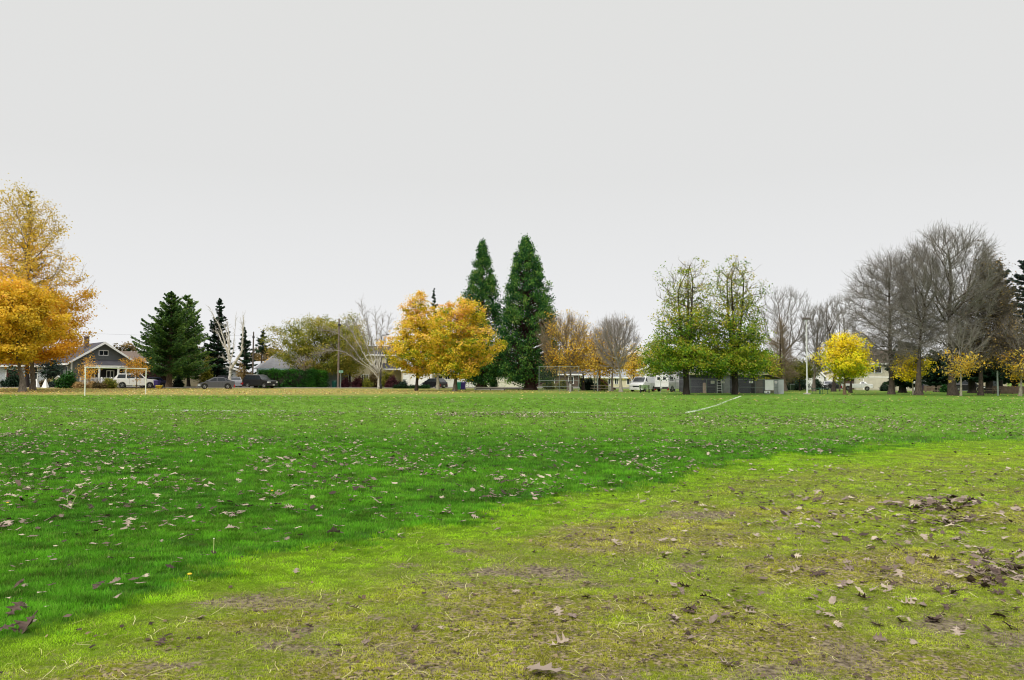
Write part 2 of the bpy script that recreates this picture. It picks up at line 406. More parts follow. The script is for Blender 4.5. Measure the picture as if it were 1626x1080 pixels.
# ------------------------------------------------------------------ road, kerb, pitch lines
asph = basic('asphalt', (.10, .10, .105), .9, .2, 2, bump=.3, bscale=60)
conc = basic('concrete', (.36, .34, .31), .85, .15, 3, bump=.2, bscale=40)
RD = [(-120, 72), (-66, 97.5), (-18, 117.5), (8, 128), (60, 140), (150, 150)]      # near edge of the street
def strip(name, off0, off1, z0, z1, mat, lbl):
    P = [Vector((a, b_, 0)) for a, b_ in RD]; vs = []; m = MB()
    for i, p in enumerate(P):
        d = (P[min(i + 1, len(P) - 1)] - P[max(i - 1, 0)]).normalized(); nrm_ = Vector((-d.y, d.x, 0))
        a_, b2 = p + nrm_ * off0, p + nrm_ * off1
        vs += [(a_.x, a_.y, z1), (b2.x, b2.y, z1), (b2.x, b2.y, z0), (a_.x, a_.y, z0)]
    fs = []
    for i in range(len(P) - 1):
        k = i * 4
        for j in range(4): fs.append((k + j, k + 4 + j, k + 4 + (j + 1) % 4, k + (j + 1) % 4))
    m.add(vs, fs); o = m.build(name, mat); tag(o, lbl, kind='structure'); return o
strip('road', 0, 8.5, -.1, .02, asph, 'grey asphalt street beyond the park lawn')
strip('kerb', -.16, 0, -.1, .13, conc, 'concrete kerb between lawn and street')
strip('pavement', 8.5, 10, -.1, .13, conc, 'concrete pavement in front of the houses')
paint = basic('field_paint', (.72, .76, .68), .9, .2, 8)
def chalk(name, pts, lbl, wid, dens, prob):
    """painted grass blades along a line"""
    P = np.array(pts, float); seg = np.linalg.norm(np.diff(P, axis=0), axis=1); tot = seg.sum(); n = int(tot * dens)
    s = rg.uniform(0, tot, n); cs = np.concatenate([[0], np.cumsum(seg)])
    x = np.interp(s, cs, P[:, 0]); y = np.interp(s, cs, P[:, 1])
    k = fbm(s * .35, s * 0, 91, 3) + rg.uniform(-.2, .2, n) < prob
    x, y = x[k] + rg.normal(0, wid / 3, k.sum()), y[k] + rg.normal(0, wid / 3, k.sum()); n = len(x)
    h = rg.uniform(.03, .06, n); a = rg.uniform(0, 3.14, n); z = gz(x, y); w_ = .022
    V = np.stack([np.stack([x - np.cos(a) * w_, y - np.sin(a) * w_, z], 1), np.stack([x + np.cos(a) * w_, y + np.sin(a) * w_, z], 1), np.stack([x + rg.normal(0, .015, n), y, z + h], 1)], 1).reshape(-1, 3)
    o = npmesh(name, V, [np.arange(n * 3).reshape(-1, 3)], paint); tag(o, lbl, kind='structure')
c0 = G(1090, 656); chalk('pitch_marking', [c0, G(1105, 653), G(1120, 649.5), G(1140, 643.5), G(1158, 636), G(1176, 629.5)], 'white painted line running diagonally away across the field', .07, 85, .8)
chalk('pitch_marking', [G(-20, 647), G(60, 648.5), G(140, 650), G(300, 652), G(520, 653.5), G(700, 655), c0], 'faded white line running across the whole field', .09, 55, .42)
# ================================================================== FALLEN LEAVES
lf_mat = leafmat('dry_leaf', [(50, 38, 32), (96, 80, 70), (130, 115, 104), (158, 143, 128), (192, 178, 154)], .08, .8)
lf_tan = leafmat('tan_leaf', [(120, 80, 45), (165, 120, 70), (196, 160, 110), (214, 190, 140), (222, 196, 60)], .15, .8)
def lobed(kind, rng):
    """outline of a lobed oak leaf as half widths along the midrib"""
    if kind == 0: prof = [(0, .01), (.16, .012), (.2, .09), (.27, .24), (.34, .07), (.43, .1), (.52, .40), (.60, .12), (.68, .13), (.78, .34), (.83, .10), (.91, .12), (1, .0)]
    elif kind == 1: prof = [(0, .01), (.14, .012), (.2, .13), (.30, .20), (.37, .12), (.48, .30), (.57, .16), (.68, .31), (.78, .14), (.88, .16), (1, .0)]
    else: prof = [(0, .01), (.14, .012), (.2, .14), (.4, .25), (.6, .28), (.8, .2), (1, .0)]
    return prof
def leaf_arrays(kind, rng, fine=True):
    prof = lobed(kind, rng); V = []; Fc = []
    bend = rng.uniform(-.25, .45); curl = rng.uniform(-.2, 1.1); tw = rng.uniform(-.6, .6)
    cols = (-1, -.5, 0, .5, 1) if fine else (-1, 0, 1)
    for i, (u, hw) in enumerate(prof):
        for c in cols:
            tip = .10 * abs(c) * (1 if i % 3 else .2)
            x = (u - .5) + tip * .6; y = c * hw * (1 + .15 * math.sin(i * 2.1 + c))
            z = curl * (y * y) * 1.6 + bend * (u - .5) ** 2 * 1.3 + tw * y * (u - .5) + .03 * math.sin(7 * u + 3 * c)
            V.append((x, y, z))
    n = len(cols)
    for i in range(len(prof) - 1):
        for j in range(n - 1):
            a = i * n + j; Fc.append((a, a + 1, a + 1 + n, a + n))
    V = np.array(V); V[:, 2] -= V[:, 2].min(); return V, np.array(Fc)
rl = np.random.default_rng(12)
variants = [leaf_arrays((0, 1, 0, 1, 0, 1, 0, 0, 1, 0, 2, 0)[k], rl) for k in range(12)]
lmesh = []
for k, (V, Fc) in enumerate(variants):
    for tn in (.15, .45, .75):
        o = npmesh('fallen_leaf_shape', V, [Fc], lf_mat, link=False, smooth=False, attrs=dict(tint=('FACE', np.clip(tn + rl.normal(0, .06, len(Fc)), 0, 1))))
        lmesh.append(o.data); bpy.data.objects.remove(o)
# positions: measured clusters first, then scattered by zone
LP = []                                             # x, y, size, lift
def at_px(px, py, s, lift=0): x, y = G(px, py); LP.append((x, y, s, lift))
for px, py, s in [(45, 999, .19), (22, 978, .15), (12, 1004, .13), (320, 983, .10), (470, 909, .09), (254, 1024, .10), (585, 1021, .10), (490, 996, .08), (565, 967, .09),
                  (215, 926, .09), (222, 932, .08), (232, 921, .08), (272, 908, .09), (280, 900, .08), (326, 888, .08), (340, 884, .07), (440, 866, .10), (455, 862, .09), (636, 856, .07), (622, 859, .07),
                  (699, 869, .08), (712, 868, .07), (907, 978, .09), (822, 941, .09), (1003, 924, .08), (886, 1025, .13), (1097, 1015, .09), (1020, 1053, .07), (1090, 1002, .08),
                  (1063, 882, .08), (1052, 880, .08), (960, 880, .09), (975, 883, .08), (1164, 947, .08), (1222, 890, .09), (1292, 917, .11), (1303, 921, .09), (1337, 935, .13), (1350, 930, .10), (1391, 996, .11), (1400, 1018, .10),
                  (1480, 988, .10), (1497, 936, .11), (1510, 938, .10), (1520, 1006, .12), (1450, 1024, .08), (1566, 1002, .09), (1152, 1058, .13), (1580, 912, .12), (1595, 915, .12), (1572, 905, .10), (1606, 920, .11), (1560, 918, .10), (1620, 925, .11),
                  (1545, 905, .10), (1422, 912, .10), (1432, 905, .09), (1388, 900, .10), (1352, 846, .11), (1414, 831, .05), (1482, 846, .08), (1450, 845, .07), (1380, 895, .09), (107, 815, .14), (230, 838, .08), (80, 890, .08), (60, 846, .08), (35, 857, .07), (90, 842, .07),
                  (1105, 801, .09), (1040, 975, .05), (815, 1012, .05), (1188, 950, .08), (1215, 1003, .08), (1265, 1052, .09), (1640, 990, .1), (700, 1000, .07), (660, 997, .08)]: at_px(px, py, s)
for _ in range(105):                                 # the heap of blown leaves
    x, y = G(1482 + rl.normal(0, 33), 805 + rl.normal(0, 6.5)); LP.append((x, y, rl.uniform(.07, .17), rl.uniform(.0, .05)))
for _ in range(40):
    x, y = G(1505 + rl.normal(0, 28), 832 + rl.normal(0, 7)); LP.append((x, y, rl.uniform(.08, .13), rl.uniform(0, .03)))
for _ in range(50):
    x, y = G(1585 + rl.normal(0, 38), 908 + rl.normal(0, 20)); LP.append((x, y, rl.uniform(.08, .13), rl.uniform(0, .03)))
for _ in range(900):                                 # long drift lying across the field
    x, y = G(rl.uniform(1080, 1720), 672 + rl.normal(0, 6)); LP.append((x, y, rl.uniform(.07, .13), 0))
for _ in range(420):
    x, y = G(rl.uniform(690, 900), 660 + rl.normal(0, 2.5)); LP.append((x, y, rl.uniform(.08, .14), 0))
for _ in range(190):
    x, y = G(rl.uniform(1050, 1680), rl.uniform(820, 1000)); LP.append((x, y, rl.uniform(.05, .12), 0))
def spread(y0, y1, dmax, s0, s1, mg=1.12):
    n = int((.66 * mg * (y1 * y1 - y0 * y0) + 5 * (y1 - y0)) * dmax)
    y = np.sqrt(rl.uniform(y0 * y0, y1 * y1, n)); x = rl.uniform(-1, 1, n) * (.66 * mg * y + 2.5)
    wn = zones(x, y)[0]
    c = fbm(x * .8, y * .8, 61, 3); c2 = fbm(x * .16 + 3, y * .22, 67, 2)
    p = sstep(.36, .70, c) * (.45 + .9 * sstep(.35, .65, c2)) + .13
    right = sstep(.5, 4.5, x) * sstep(15, 10, y)
    p = p * (1 - wn) + wn * (.06 + .5 * right) * (.35 + sstep(.42, .62, c))
    k = rl.uniform(size=n) < p; x, y = x[k], y[k]
    for a, b_ in zip(x, y): LP.append((a, b_, s0 + (s1 - s0) * rl.uniform() ** 1.5 * (1 if rl.uniform() < .88 else 1.5), 0))
spread(3.2, 7, 34, .035, .12); spread(7, 12, 60, .04, .13); spread(12, 20, 44, .05, .12); spread(20, 34, 20, .06, .13, 1.08); spread(34, 60, 5, .08, .15, 1.05)
LP = np.array(LP)
LP = LP[LP[:, 1] > 2.8]
ax_ = LP[:, 2] / LP[:, 1]                             # apparent size
order = np.argsort(-ax_)
big, rest = LP[order[:296]], LP[order[296:]]
special = {0: None}
for i, (x, y, s, lift) in enumerate(big):
    o = bpy.data.objects.new('fallen_leaf', lmesh[rl.integers(0, len(lmesh))]); COL.objects.link(o)
    o.location = (x, y, float(gz(x, y)) + .012 + lift + .022 * (1 - float(zones(np.array([x]), np.array([y]))[0][0])))
    o.rotation_euler = (rl.normal(0, .35), rl.normal(0, .35), rl.uniform(0, 6.28)); o.scale = (s, s, s)
    tag(o, 'dry grey brown oak leaf fallen on the near part of the lawn', 'leaf', 'fallen oak leaves on the near lawn')
x, y = G(872, 1073)
o = npmesh('fallen_leaf', variants[0][0] * [1, 1.35, .25], [variants[0][1]], lf_mat, attrs=dict(tint=('FACE', np.full(len(variants[0][1]), .62))))
o.location = (x, y, .03); o.rotation_euler = (.15, 0, 2.9); o.scale = (.23, .23, .23)
tag(o, 'large pale lobed oak leaf at the bottom edge of the picture, biggest in view', 'leaf', 'fallen oak leaves on the near lawn')
def merge_leaves(name, arr, mat, lbl, fine=False, tl=.0, th=1.0, extra=1.0):
    vs = [leaf_arrays((0, 1, 0, 1, 0, 0, 1, 2)[k], rl, False) for k in range(8)]; Vs, Fs, Ts = [], [], []; nv = 0
    pick = rl.integers(0, 8, len(arr))
    for k in range(8):
        A = arr[pick == k]; n = len(A)
        if not n: continue
        V, Fc = vs[k]; s = (A[:, 2] * extra)[:, None, None]; a = rl.uniform(0, 6.28, n); tx, ty = rl.normal(0, .4, n), rl.normal(0, .4, n)
        P = V[None] * s; X = P[..., 0] * np.cos(a)[:, None] - P[..., 1] * np.sin(a)[:, None]; Y = P[..., 0] * np.sin(a)[:, None] + P[..., 1] * np.cos(a)[:, None]
        Z = P[..., 2] + X * tx[:, None] * .5 + Y * ty[:, None] * .5
        Z -= Z.min(1, keepdims=True); Z += (gz(A[:, 0], A[:, 1]) + .016 + A[:, 3] + .030 * (1 - zones(A[:, 0], A[:, 1])[0]) * (.6 + np.clip((A[:, 1] - 6) / 25, 0, 1)))[:, None]
        Vs.append(np.stack([X + A[:, :1], Y + A[:, 1:2], Z], -1).reshape(-1, 3))
        Fs.append((Fc[None] + (np.arange(n) * len(V))[:, None, None]).reshape(-1, 4) + nv); nv += n * len(V)
        Ts.append(np.repeat(rl.uniform(tl, th, n), len(Fc)))
    o = npmesh(name, np.concatenate(Vs), [np.concatenate(Fs)], mat, attrs=dict(tint=('FACE', np.concatenate(Ts)))); tag(o, lbl, kind='stuff'); return o
merge_leaves('fallen_leaves', rest, lf_mat, 'thousands of dry brown leaves scattered farther out over the lawn', tl=.0, th=.95)
# litter below the far trees, tan and yellow
n = 15000; y = rl.uniform(54, 100, n); x = rl.uniform(-.72, .72, n) * y
li = zones(x, y)[4]; k = rl.uniform(size=n) < np.clip(.12 + li, 0, 1)
far = np.stack([x[k], y[k], rl.uniform(.10, .20, k.sum()), np.zeros(k.sum())], 1)
merge_leaves('leaf_litter', far, lf_tan, 'tan and yellow leaf litter under the far park trees', tl=.1, th=1.0)
# dandelions and pale seed stalks
stem_m = basic('pale_stem', lin((170, 190, 110)), .6); yel = basic('dandelion_yellow', lin((235, 190, 20)), .6); whi = basic('seed_head', lin((215, 215, 205)), .8)
def stalk(px, py, h, lean, head, lbl, hm):
    x, y = G(px, py); r = empty('dandelion', (x, y, 0), 0, lbl, 'dandelion', 'dandelions in the lawn')
    m = MB(); p = Vector((0, 0, 0))
    for i in range(5):
        q = Vector((lean * ((i + 1) / 5) ** 1.6, 0, h * (i + 1) / 5)); m.tube(p, q, .004 if h > .1 else .002, k=5); p = q
    m.build('stem', stem_m, r)
    m = MB(); m.lathe([(.001, -.4), (.6, -.35), (1, 0), (.7, .3), (.001, .4)], k=8); m.v = [(p.x + a * head, p.y + b_ * head, p.z + c * head) for a, b_, c in m.v]; m.build('flower', hm, r)
stalk(112, 812, .17, .06, .004, 'tall pale bare dandelion stalk leaning right beside a large leaf', stem_m)
stalk(108, 806, .13, -.015, .011, 'pale drooping seed stalk left of the leaning bare stalk', whi)
stalk(339, 884, .15, .0, .008, 'upright pale seed stalk above a row of fallen leaves', whi)
stalk(301, 920, .04, .0, .018, 'yellow dandelion flower at the edge of the dark grass', yel)
stalk(12, 805, .05, .0, .016, 'yellow dandelion flower at the far left edge of the lawn', yel)
stalk(432, 785, .05, .0, .018, 'yellow dandelion flower out in the leafy middle of the lawn', yel)

# flattened straw, stolons and crumbs of debris over the worn turf (uncountable)
n = 30000; y = np.sqrt(rl.uniform(2.6 ** 2, 15 ** 2, n)); x = rl.uniform(-1, 1, n) * (.72 * y + 2); zz_ = zones(x, y)
k = rl.uniform(size=n) < zz_[0] * (.25 + .75 * zz_[5]) * np.clip(.25 + sstep(.4, .62, fbm(x * 1.7, y * 1.7, 99, 3)), 0, 1); x, y = x[k], y[k]; n = len(x)
a = rl.uniform(0, 6.28, n); kind = rl.uniform(size=n); ln = np.where(kind < .6, rl.uniform(.015, .075, n), rl.uniform(.006, .022, n)); wd = np.where(kind < .6, .0013, ln * .5) * (1 + y * .05)
ca, sa = np.cos(a), np.sin(a); z = gz(x, y) + rl.uniform(.004, .02, n); tz = rl.normal(0, .18, n) * ln; bz = rl.uniform(0, .012, n)
c = np.stack([x, y, z], 1); T_ = np.stack([ca * ln, sa * ln, tz], 1); B_ = np.stack([-sa * wd, ca * wd, 0 * wd], 1); M_ = c + np.stack([-sa * ln * .15, ca * ln * .15, bz], 1)
V = np.stack([c - T_ - B_, M_ - B_, M_ + B_, c - T_ + B_, c + T_ - B_, c + T_ + B_], 1).reshape(-1, 3); b0 = (np.arange(n) * 6)[:, None]
o = npmesh('straw_debris', V, [np.concatenate([b0 + [0, 1, 2, 3], b0 + [1, 4, 5, 2]])], leafmat('straw', [(44, 34, 28), (96, 78, 62), (170, 150, 110), (206, 196, 150), (190, 200, 90)], .1, .8), attrs=dict(tint=('FACE', np.tile(np.where(kind < .6, rl.uniform(.35, 1, n), rl.uniform(0, .4, n)), 2))))
tag(o, 'dry straw stems and crumbs of plant debris over the worn turf', kind='stuff')
# ================================================================== TREES
def tubes(P0, P1, r0, r1, k):
    """frustums for arrays of segments -> V, F"""
    d = nrm(P1 - P0); ref = np.where(np.abs(d[:, 2:3]) > .9, np.array([[1., 0, 0]]), np.array([[0, 0, 1.]]))
    a = nrm(np.cross(d, ref)); b_ = np.cross(d, a)
    th = np.arange(k) * 2 * np.pi / k
    ring = a[:, None] * np.cos(th)[None, :, None] + b_[:, None] * np.sin(th)[None, :, None]
    V = np.concatenate([P0[:, None] + ring * r0[:, None, None], P1[:, None] + ring * r1[:, None, None]], 1)
    n = len(P0); i = np.arange(k); j = (i + 1) % k
    q = np.stack([i, j, j + k, i + k], -1)
    Fq = (q[None] + (np.arange(n) * 2 * k)[:, None, None]).reshape(-1, 4)
    return V.reshape(-1, 3), Fq
def skeleton(rng, trunk, att, w=.35, step=.6, wob=.12, up=0.0):
    """grow a branching skeleton: attractors joined one by one to the nearest sensible node"""
    pos = [np.array(p, float) for p in trunk]; par = [-1] + list(range(len(trunk) - 1))
    cap = len(att) * 14 + 100
    P = np.zeros((cap, 3)); PL = np.zeros(cap); n = len(trunk); P[:n] = trunk
    for i in range(1, n): PL[i] = PL[i - 1] + np.linalg.norm(P[i] - P[i - 1]) * .55
    lo = P[n - 1, 2]
    first = max(1, int(n * .35))
    o = np.argsort(np.linalg.norm(att - P[first], axis=1) + rng.uniform(0, .6, len(att)))
    for a in att[o]:
        D = a - P[first:n]; dist = np.linalg.norm(D, axis=1)
        cost = dist + w * PL[first:n] + np.maximum(0, P[first:n, 2] - a[2] + up * dist) * .9
        j = first + int(np.argmin(cost)); d = a - P[j]; ln = np.linalg.norm(d)
        if ln < .12: continue
        m = max(1, int(round(ln / step)))
        pd = P[j] - P[par[j]] if par[j] >= 0 else np.array([0, 0, 1.]); pd = pd / (np.linalg.norm(pd) + 1e-9)
        prev = j; c1 = P[j] + pd * ln * .30
        for s in range(1, m + 1):
            t_ = s / m; q = (1 - t_) ** 2 * P[j] + 2 * t_ * (1 - t_) * (c1 * .55 + (P[j] + a) / 2 * .45) + t_ * t_ * a
            if s < m: q = q + rng.normal(0, wob * min(step, ln / m), 3)
            if n >= cap - 1: break
            P[n] = q; par.append(prev); PL[n] = PL[prev] + np.linalg.norm(q - P[prev]); prev = n; n += 1
    P = P[:n]; par = np.array(par)
    tips = np.zeros(n)
    haschild = np.zeros(n, bool); haschild[par[1:]] = True
    tips[~haschild] = 1
    for i in range(n - 1, 0, -1): tips[par[i]] += tips[i]
    return P, par, tips
PROF = {
    'pear': lambda u: np.interp(u, [0, .06, .15, .4, .52, .75, .9, 1], [.72, .92, 1, .97, .84, .80, .58, .22]),
    'round': lambda u: np.sqrt(np.clip(1 - (2 * u - .92) ** 2 / 1.18, 0, 1)) * (1 - .12 * u),
    'egg': lambda u: np.clip(np.sin(np.pi * np.clip(u, 0, 1) ** .62), 0, 1) ** .75,
    'vase': lambda u: (.30 + .70 * np.sin(np.pi * .5 * np.clip(u / .62, 0, 1))) * np.sqrt(np.clip(1 - np.clip((u - .55) / .47, 0, 1) ** 2, 0, 1)),
    'cone': lambda u: np.clip(1.06 * (1 - u) ** .72, 0, 1) * np.clip(.55 + u * 5, 0, 1),
    'flat': lambda u: np.clip(.45 + u * 1.1, 0, 1) * np.sqrt(np.clip(1 - np.clip((u - .5) / .52, 0, 1) ** 2, 0, 1)),
    'bell': lambda u: np.where(u < .35, 1.0 - .25 * np.abs(u - .15) / .2, .78 * np.clip(1 - ((u - .35) / .66) ** 3.4, 0, 1) ** .5 + .14 * (1 - u)),
}
def sample_crown(rng, n, prof, cx, cy, rx, ry, z0, z1, shell=.55, lob=.22, seed=0):
    u = rng.uniform(0, 1, n * 3); p = PROF[prof](u); keep = rng.uniform(size=len(u)) < (p ** 1.3 * .9 + .08); u = u[keep][:n]; p = PROF[prof](u); n = len(u)
    th = rng.uniform(0, 2 * np.pi, n)
    lobe = 1 + lob * (np.sin(3 * th + seed + 5 * u) * .5 + np.sin(5 * th + 2 * seed - 9 * u) * .35 + np.sin(11 * u + seed * 3 + th) * .45)
    r = rng.uniform(0, 1, n) ** shell * p * lobe
    return np.stack([cx + rx * r * np.cos(th), cy + ry * r * np.sin(th), z0 + (z1 - z0) * u], 1)
def quads(C, Nn, size, rng, asp=.62):
    n = len(C); rnd = rng.normal(size=(n, 3)); Tt = nrm(np.cross(Nn, rnd)); B = np.cross(Nn, Tt)
    s = size[:, None]; fold = Nn * s * .18
    V = np.stack([C - Tt * s, C - B * s * asp + fold, C + Tt * s, C + B * s * asp + fold], 1).reshape(-1, 3)
    return V, np.arange(n * 4).reshape(-1, 4)
def leafcloud(rng, cen, per, spread, size, ctr, up=.5, flat=.6, tint=(.5, .25, .15), zt=0.0, zr=(0, 1)):
    n = len(cen) * per; C = np.repeat(cen, per, 0)
    off = rng.normal(size=(n, 3)) * spread * [1, 1, flat]
    k = np.repeat(rng.uniform(.6, 1.35, len(cen)), per)[:, None]; C = C + off * k
    outw = nrm(C - ctr); Nn = nrm(outw * .55 + np.array([0, 0, up]) + rng.normal(size=(n, 3)) * .55)
    V, Fq = quads(C, Nn, size * rng.uniform(.6, 1.3, n), rng)
    tb = np.repeat(rng.normal(0, tint[1], len(cen)), per)
    tb = tb + (fbm(cen[:, 0] * .45 + cen[:, 1] * .3, cen[:, 2] * .45, int(ctr[0] * 10) % 97, 2).repeat(per) - .5) * 1.3 * tint[1] * 3
    tt = np.clip(tint[0] + tb + rng.normal(0, tint[2], n) + zt * ((C[:, 2] - zr[0]) / (zr[1] - zr[0]) - .5), 0, 1)
    return V, Fq, tt
def branch_mesh(P, par, rad, sel, kk):
    i = np.nonzero(sel)[0]; i = i[par[i] >= 0]
    if not len(i): return np.zeros((0, 3)), np.zeros((0, 4), int)
    p = par[i]; r0 = np.minimum(rad[p], rad[i] * 1.35 + .004)
    d = nrm(P[i] - P[p]) * np.minimum(rad[i], .12)[:, None] * .5
    return tubes(P[p] - d * .3, P[i] + d, r0, rad[i], kk)
def join(parts):
    V, Fs, n = [], [], 0
    for v, f in parts:
        if len(v): V.append(v); Fs.append(f + n); n += len(v)
    return (np.concatenate(V), np.concatenate(Fs)) if V else (np.zeros((0, 3)), np.zeros((0, 4), int))
def tree(name, label, px, Y, top, lft, rgt, bot, prof, rb, att, barkm, leaf=None, per=40, spr=.45, lsize=.10, tint=(.5, .1, .12), zt=0,
         twig=None, w=.35, seed=1, forkz=None, group=None, cat='tree', trunk_h=.35, trunk_top=None, up=0.0, shell=.55, lob=.22, lfilter=None, trunks=1, flare=1.7, rtip=.016, lean=0, ry=None, leaf2=None, minr=0.0):
    """one tree: Empty > trunk (stem and limbs), crown (leaves and / or fine twigs). Extents are read off the photograph at depth Y."""
    rng = np.random.default_rng(seed); bx = gx(px, Y)
    x0, z1 = W(lft, top, Y); x1 = W(rgt, top, Y)[0]; z0 = W(px, bot, Y)[1]
    cx = (x0 + x1) / 2 - bx; rx = (x1 - x0) / 2; ryy = ry or rx * .9
    if twig: z1 -= twig['len'] * .75; rx -= twig['len'] * .35
    root = empty(name, (bx, Y, 0), 0, label, cat, group)
    A = sample_crown(rng, att, prof, cx, 0, rx, ryy, z0, z1 - .1, shell, lob, seed)
    P_, par_, tips_ = [], [], []; off = 0; BV = []; TV = []; LC = []; LD = []
    for tk in range(trunks):
        zt_ = trunk_top if trunk_top else z0 + (z1 - z0) * trunk_h
        m = max(5, int(zt_ / .5)); zz = np.linspace(-.15, zt_, m); ang = 2 * math.pi * tk / max(1, trunks) + seed
        fan = 0 if trunks == 1 else .20; zf = forkz or 0; zc = np.clip(zz - zf, 0, 99)
        k_ = (zz / max(zt_, .1))
        ox = np.cumsum(rng.normal(0, .035, m)) + cx * .55 * np.clip(k_, 0, 1) ** 1.5 + math.cos(ang) * fan * zc / (1 + zc * .12) + lean * zz
        oy = np.cumsum(rng.normal(0, .035, m)) + math.sin(ang) * fan * zc / (1 + zc * .12)
        tr = np.stack([ox - ox[0], oy - oy[0], zz], 1)
        if trunks > 1 and not forkz: tr[:, 0] += math.cos(ang) * rb * .5; tr[:, 1] += math.sin(ang) * rb * .5
        Ak = A if trunks == 1 else A[tk::trunks]
        P, par, tips = skeleton(rng, tr, Ak, w=w + .2, up=up)
        hv = np.full(len(P), -1); best = np.zeros(len(P))
        for i in range(1, len(P)):
            if tips[i] > best[par[i]]: best[par[i]] = tips[i]; hv[par[i]] = i
        mv = np.nonzero((hv >= 0) & (np.arange(len(P)) > 3))[0]
        for _s in range(4):
            nx = P.copy(); nx[mv] = P[mv] * .4 + P[par[mv]] * .3 + P[hv[mv]] * .3; P = nx
        e = math.log(rb / rtip) / math.log(max(tips[0], 2)); rad = rtip * np.maximum(tips, 1) ** e
        rad[:m] = np.minimum(rad[:m], rb * (1 - .88 * np.linspace(0, 1, m) ** .8) + rtip * 1.5)
        fl = 1 + (flare - 1) * np.exp(-np.clip(P[:, 2], 0, 9) / (rb * 1.6)); fl[m:] = 1; rad = rad * fl
        thick = rad > .055
        BV.append(branch_mesh(P, par, rad, thick, 9)); 
        fine = ~thick; TV.append(branch_mesh(P, par, rad, fine, 4))
        is_t = rad < .05; LC.append(P[is_t]); 
        dd = np.zeros_like(P); dd[1:] = P[1:] - P[par[1:]]; LD.append(nrm(dd[is_t]))
    C = np.concatenate(LC); Dd = np.concatenate(LD); ctr = np.array([cx, 0, z0 + (z1 - z0) * .35])
    if twig:
        # twig = dict(n per node, len, up, rnd, sub, r)
        nn = twig['n']; T0 = np.repeat(C, nn, 0); D0 = np.repeat(Dd, nn, 0); n = len(T0)
        out_ = nrm(T0 - ctr)
        upv = twig.get('up', .3); hh = (T0[:, 2:3] - z0) / (z1 - z0)
        upz = upv + (twig.get('up_top', upv) - upv) * np.clip(hh, 0, 1)
        D1 = nrm(D0 * .7 + out_ * .45 + np.concatenate([np.zeros((n, 2)), upz], 1) + rng.normal(size=(n, 3)) * twig.get('rnd', .45))
        Ln = twig['len'] * rng.uniform(.4, 1.25, n)[:, None]; r_ = twig.get('r', .011)
        M1 = T0 + D1 * Ln * .5; D2 = nrm(D1 + rng.normal(size=(n, 3)) * .22 + np.concatenate([np.zeros((n, 2)), upz * .35], 1)); E1 = M1 + D2 * Ln * .5
        TV.append(tubes(T0, M1, np.full(n, r_), np.full(n, r_ * .75), 3)); TV.append(tubes(M1, E1, np.full(n, r_ * .75), np.full(n, r_ * .35), 3))
        sb = twig.get('sub', 2)
        if sb:
            S0 = np.repeat(M1, sb, 0) + np.repeat(D2 * Ln * .5, sb, 0) * rng.uniform(-.8, .6, (n * sb, 1)); DS = nrm(np.repeat(D2, sb, 0) + rng.normal(size=(n * sb, 3)) * .6 + np.concatenate([np.zeros((n * sb, 2)), np.repeat(upz, sb, 0) * .4], 1))
            S1 = S0 + DS * twig['len'] * .45 * rng.uniform(.5, 1.2, (n * sb, 1))
            TV.append(tubes(S0, S1, np.full(n * sb, r_ * .55), np.full(n * sb, r_ * .3), 3))
        C2 = E1
    V, Fq = join(BV if (twig or not TV) else BV + TV)
    npmesh('trunk', V, [Fq], barkm, root, smooth=True)
    cm = []
    if twig:
        V, Fq = join(TV)
        twm = twig.get('mat', barkm)
        cr_ = npmesh('crown' if leaf is None else 'twigs', V, [Fq], twm, root)
    if leaf is not None:
        cen = C if not twig else np.concatenate([C, C2[::3]])
        if lfilter is not None: cen = cen[lfilter((cen - [cx, 0, 0]) / [rx, ryy, 1], (cen[:, 2] - z0) / (z1 - z0), rng)]
        V, Fq, tt = leafcloud(rng, cen, per, spr, lsize, ctr, tint=tint, zt=zt, zr=(z0, z1))
        npmesh('crown' , V, [Fq], leaf, root, attrs=dict(tint=('FACE', tt)))
    return root
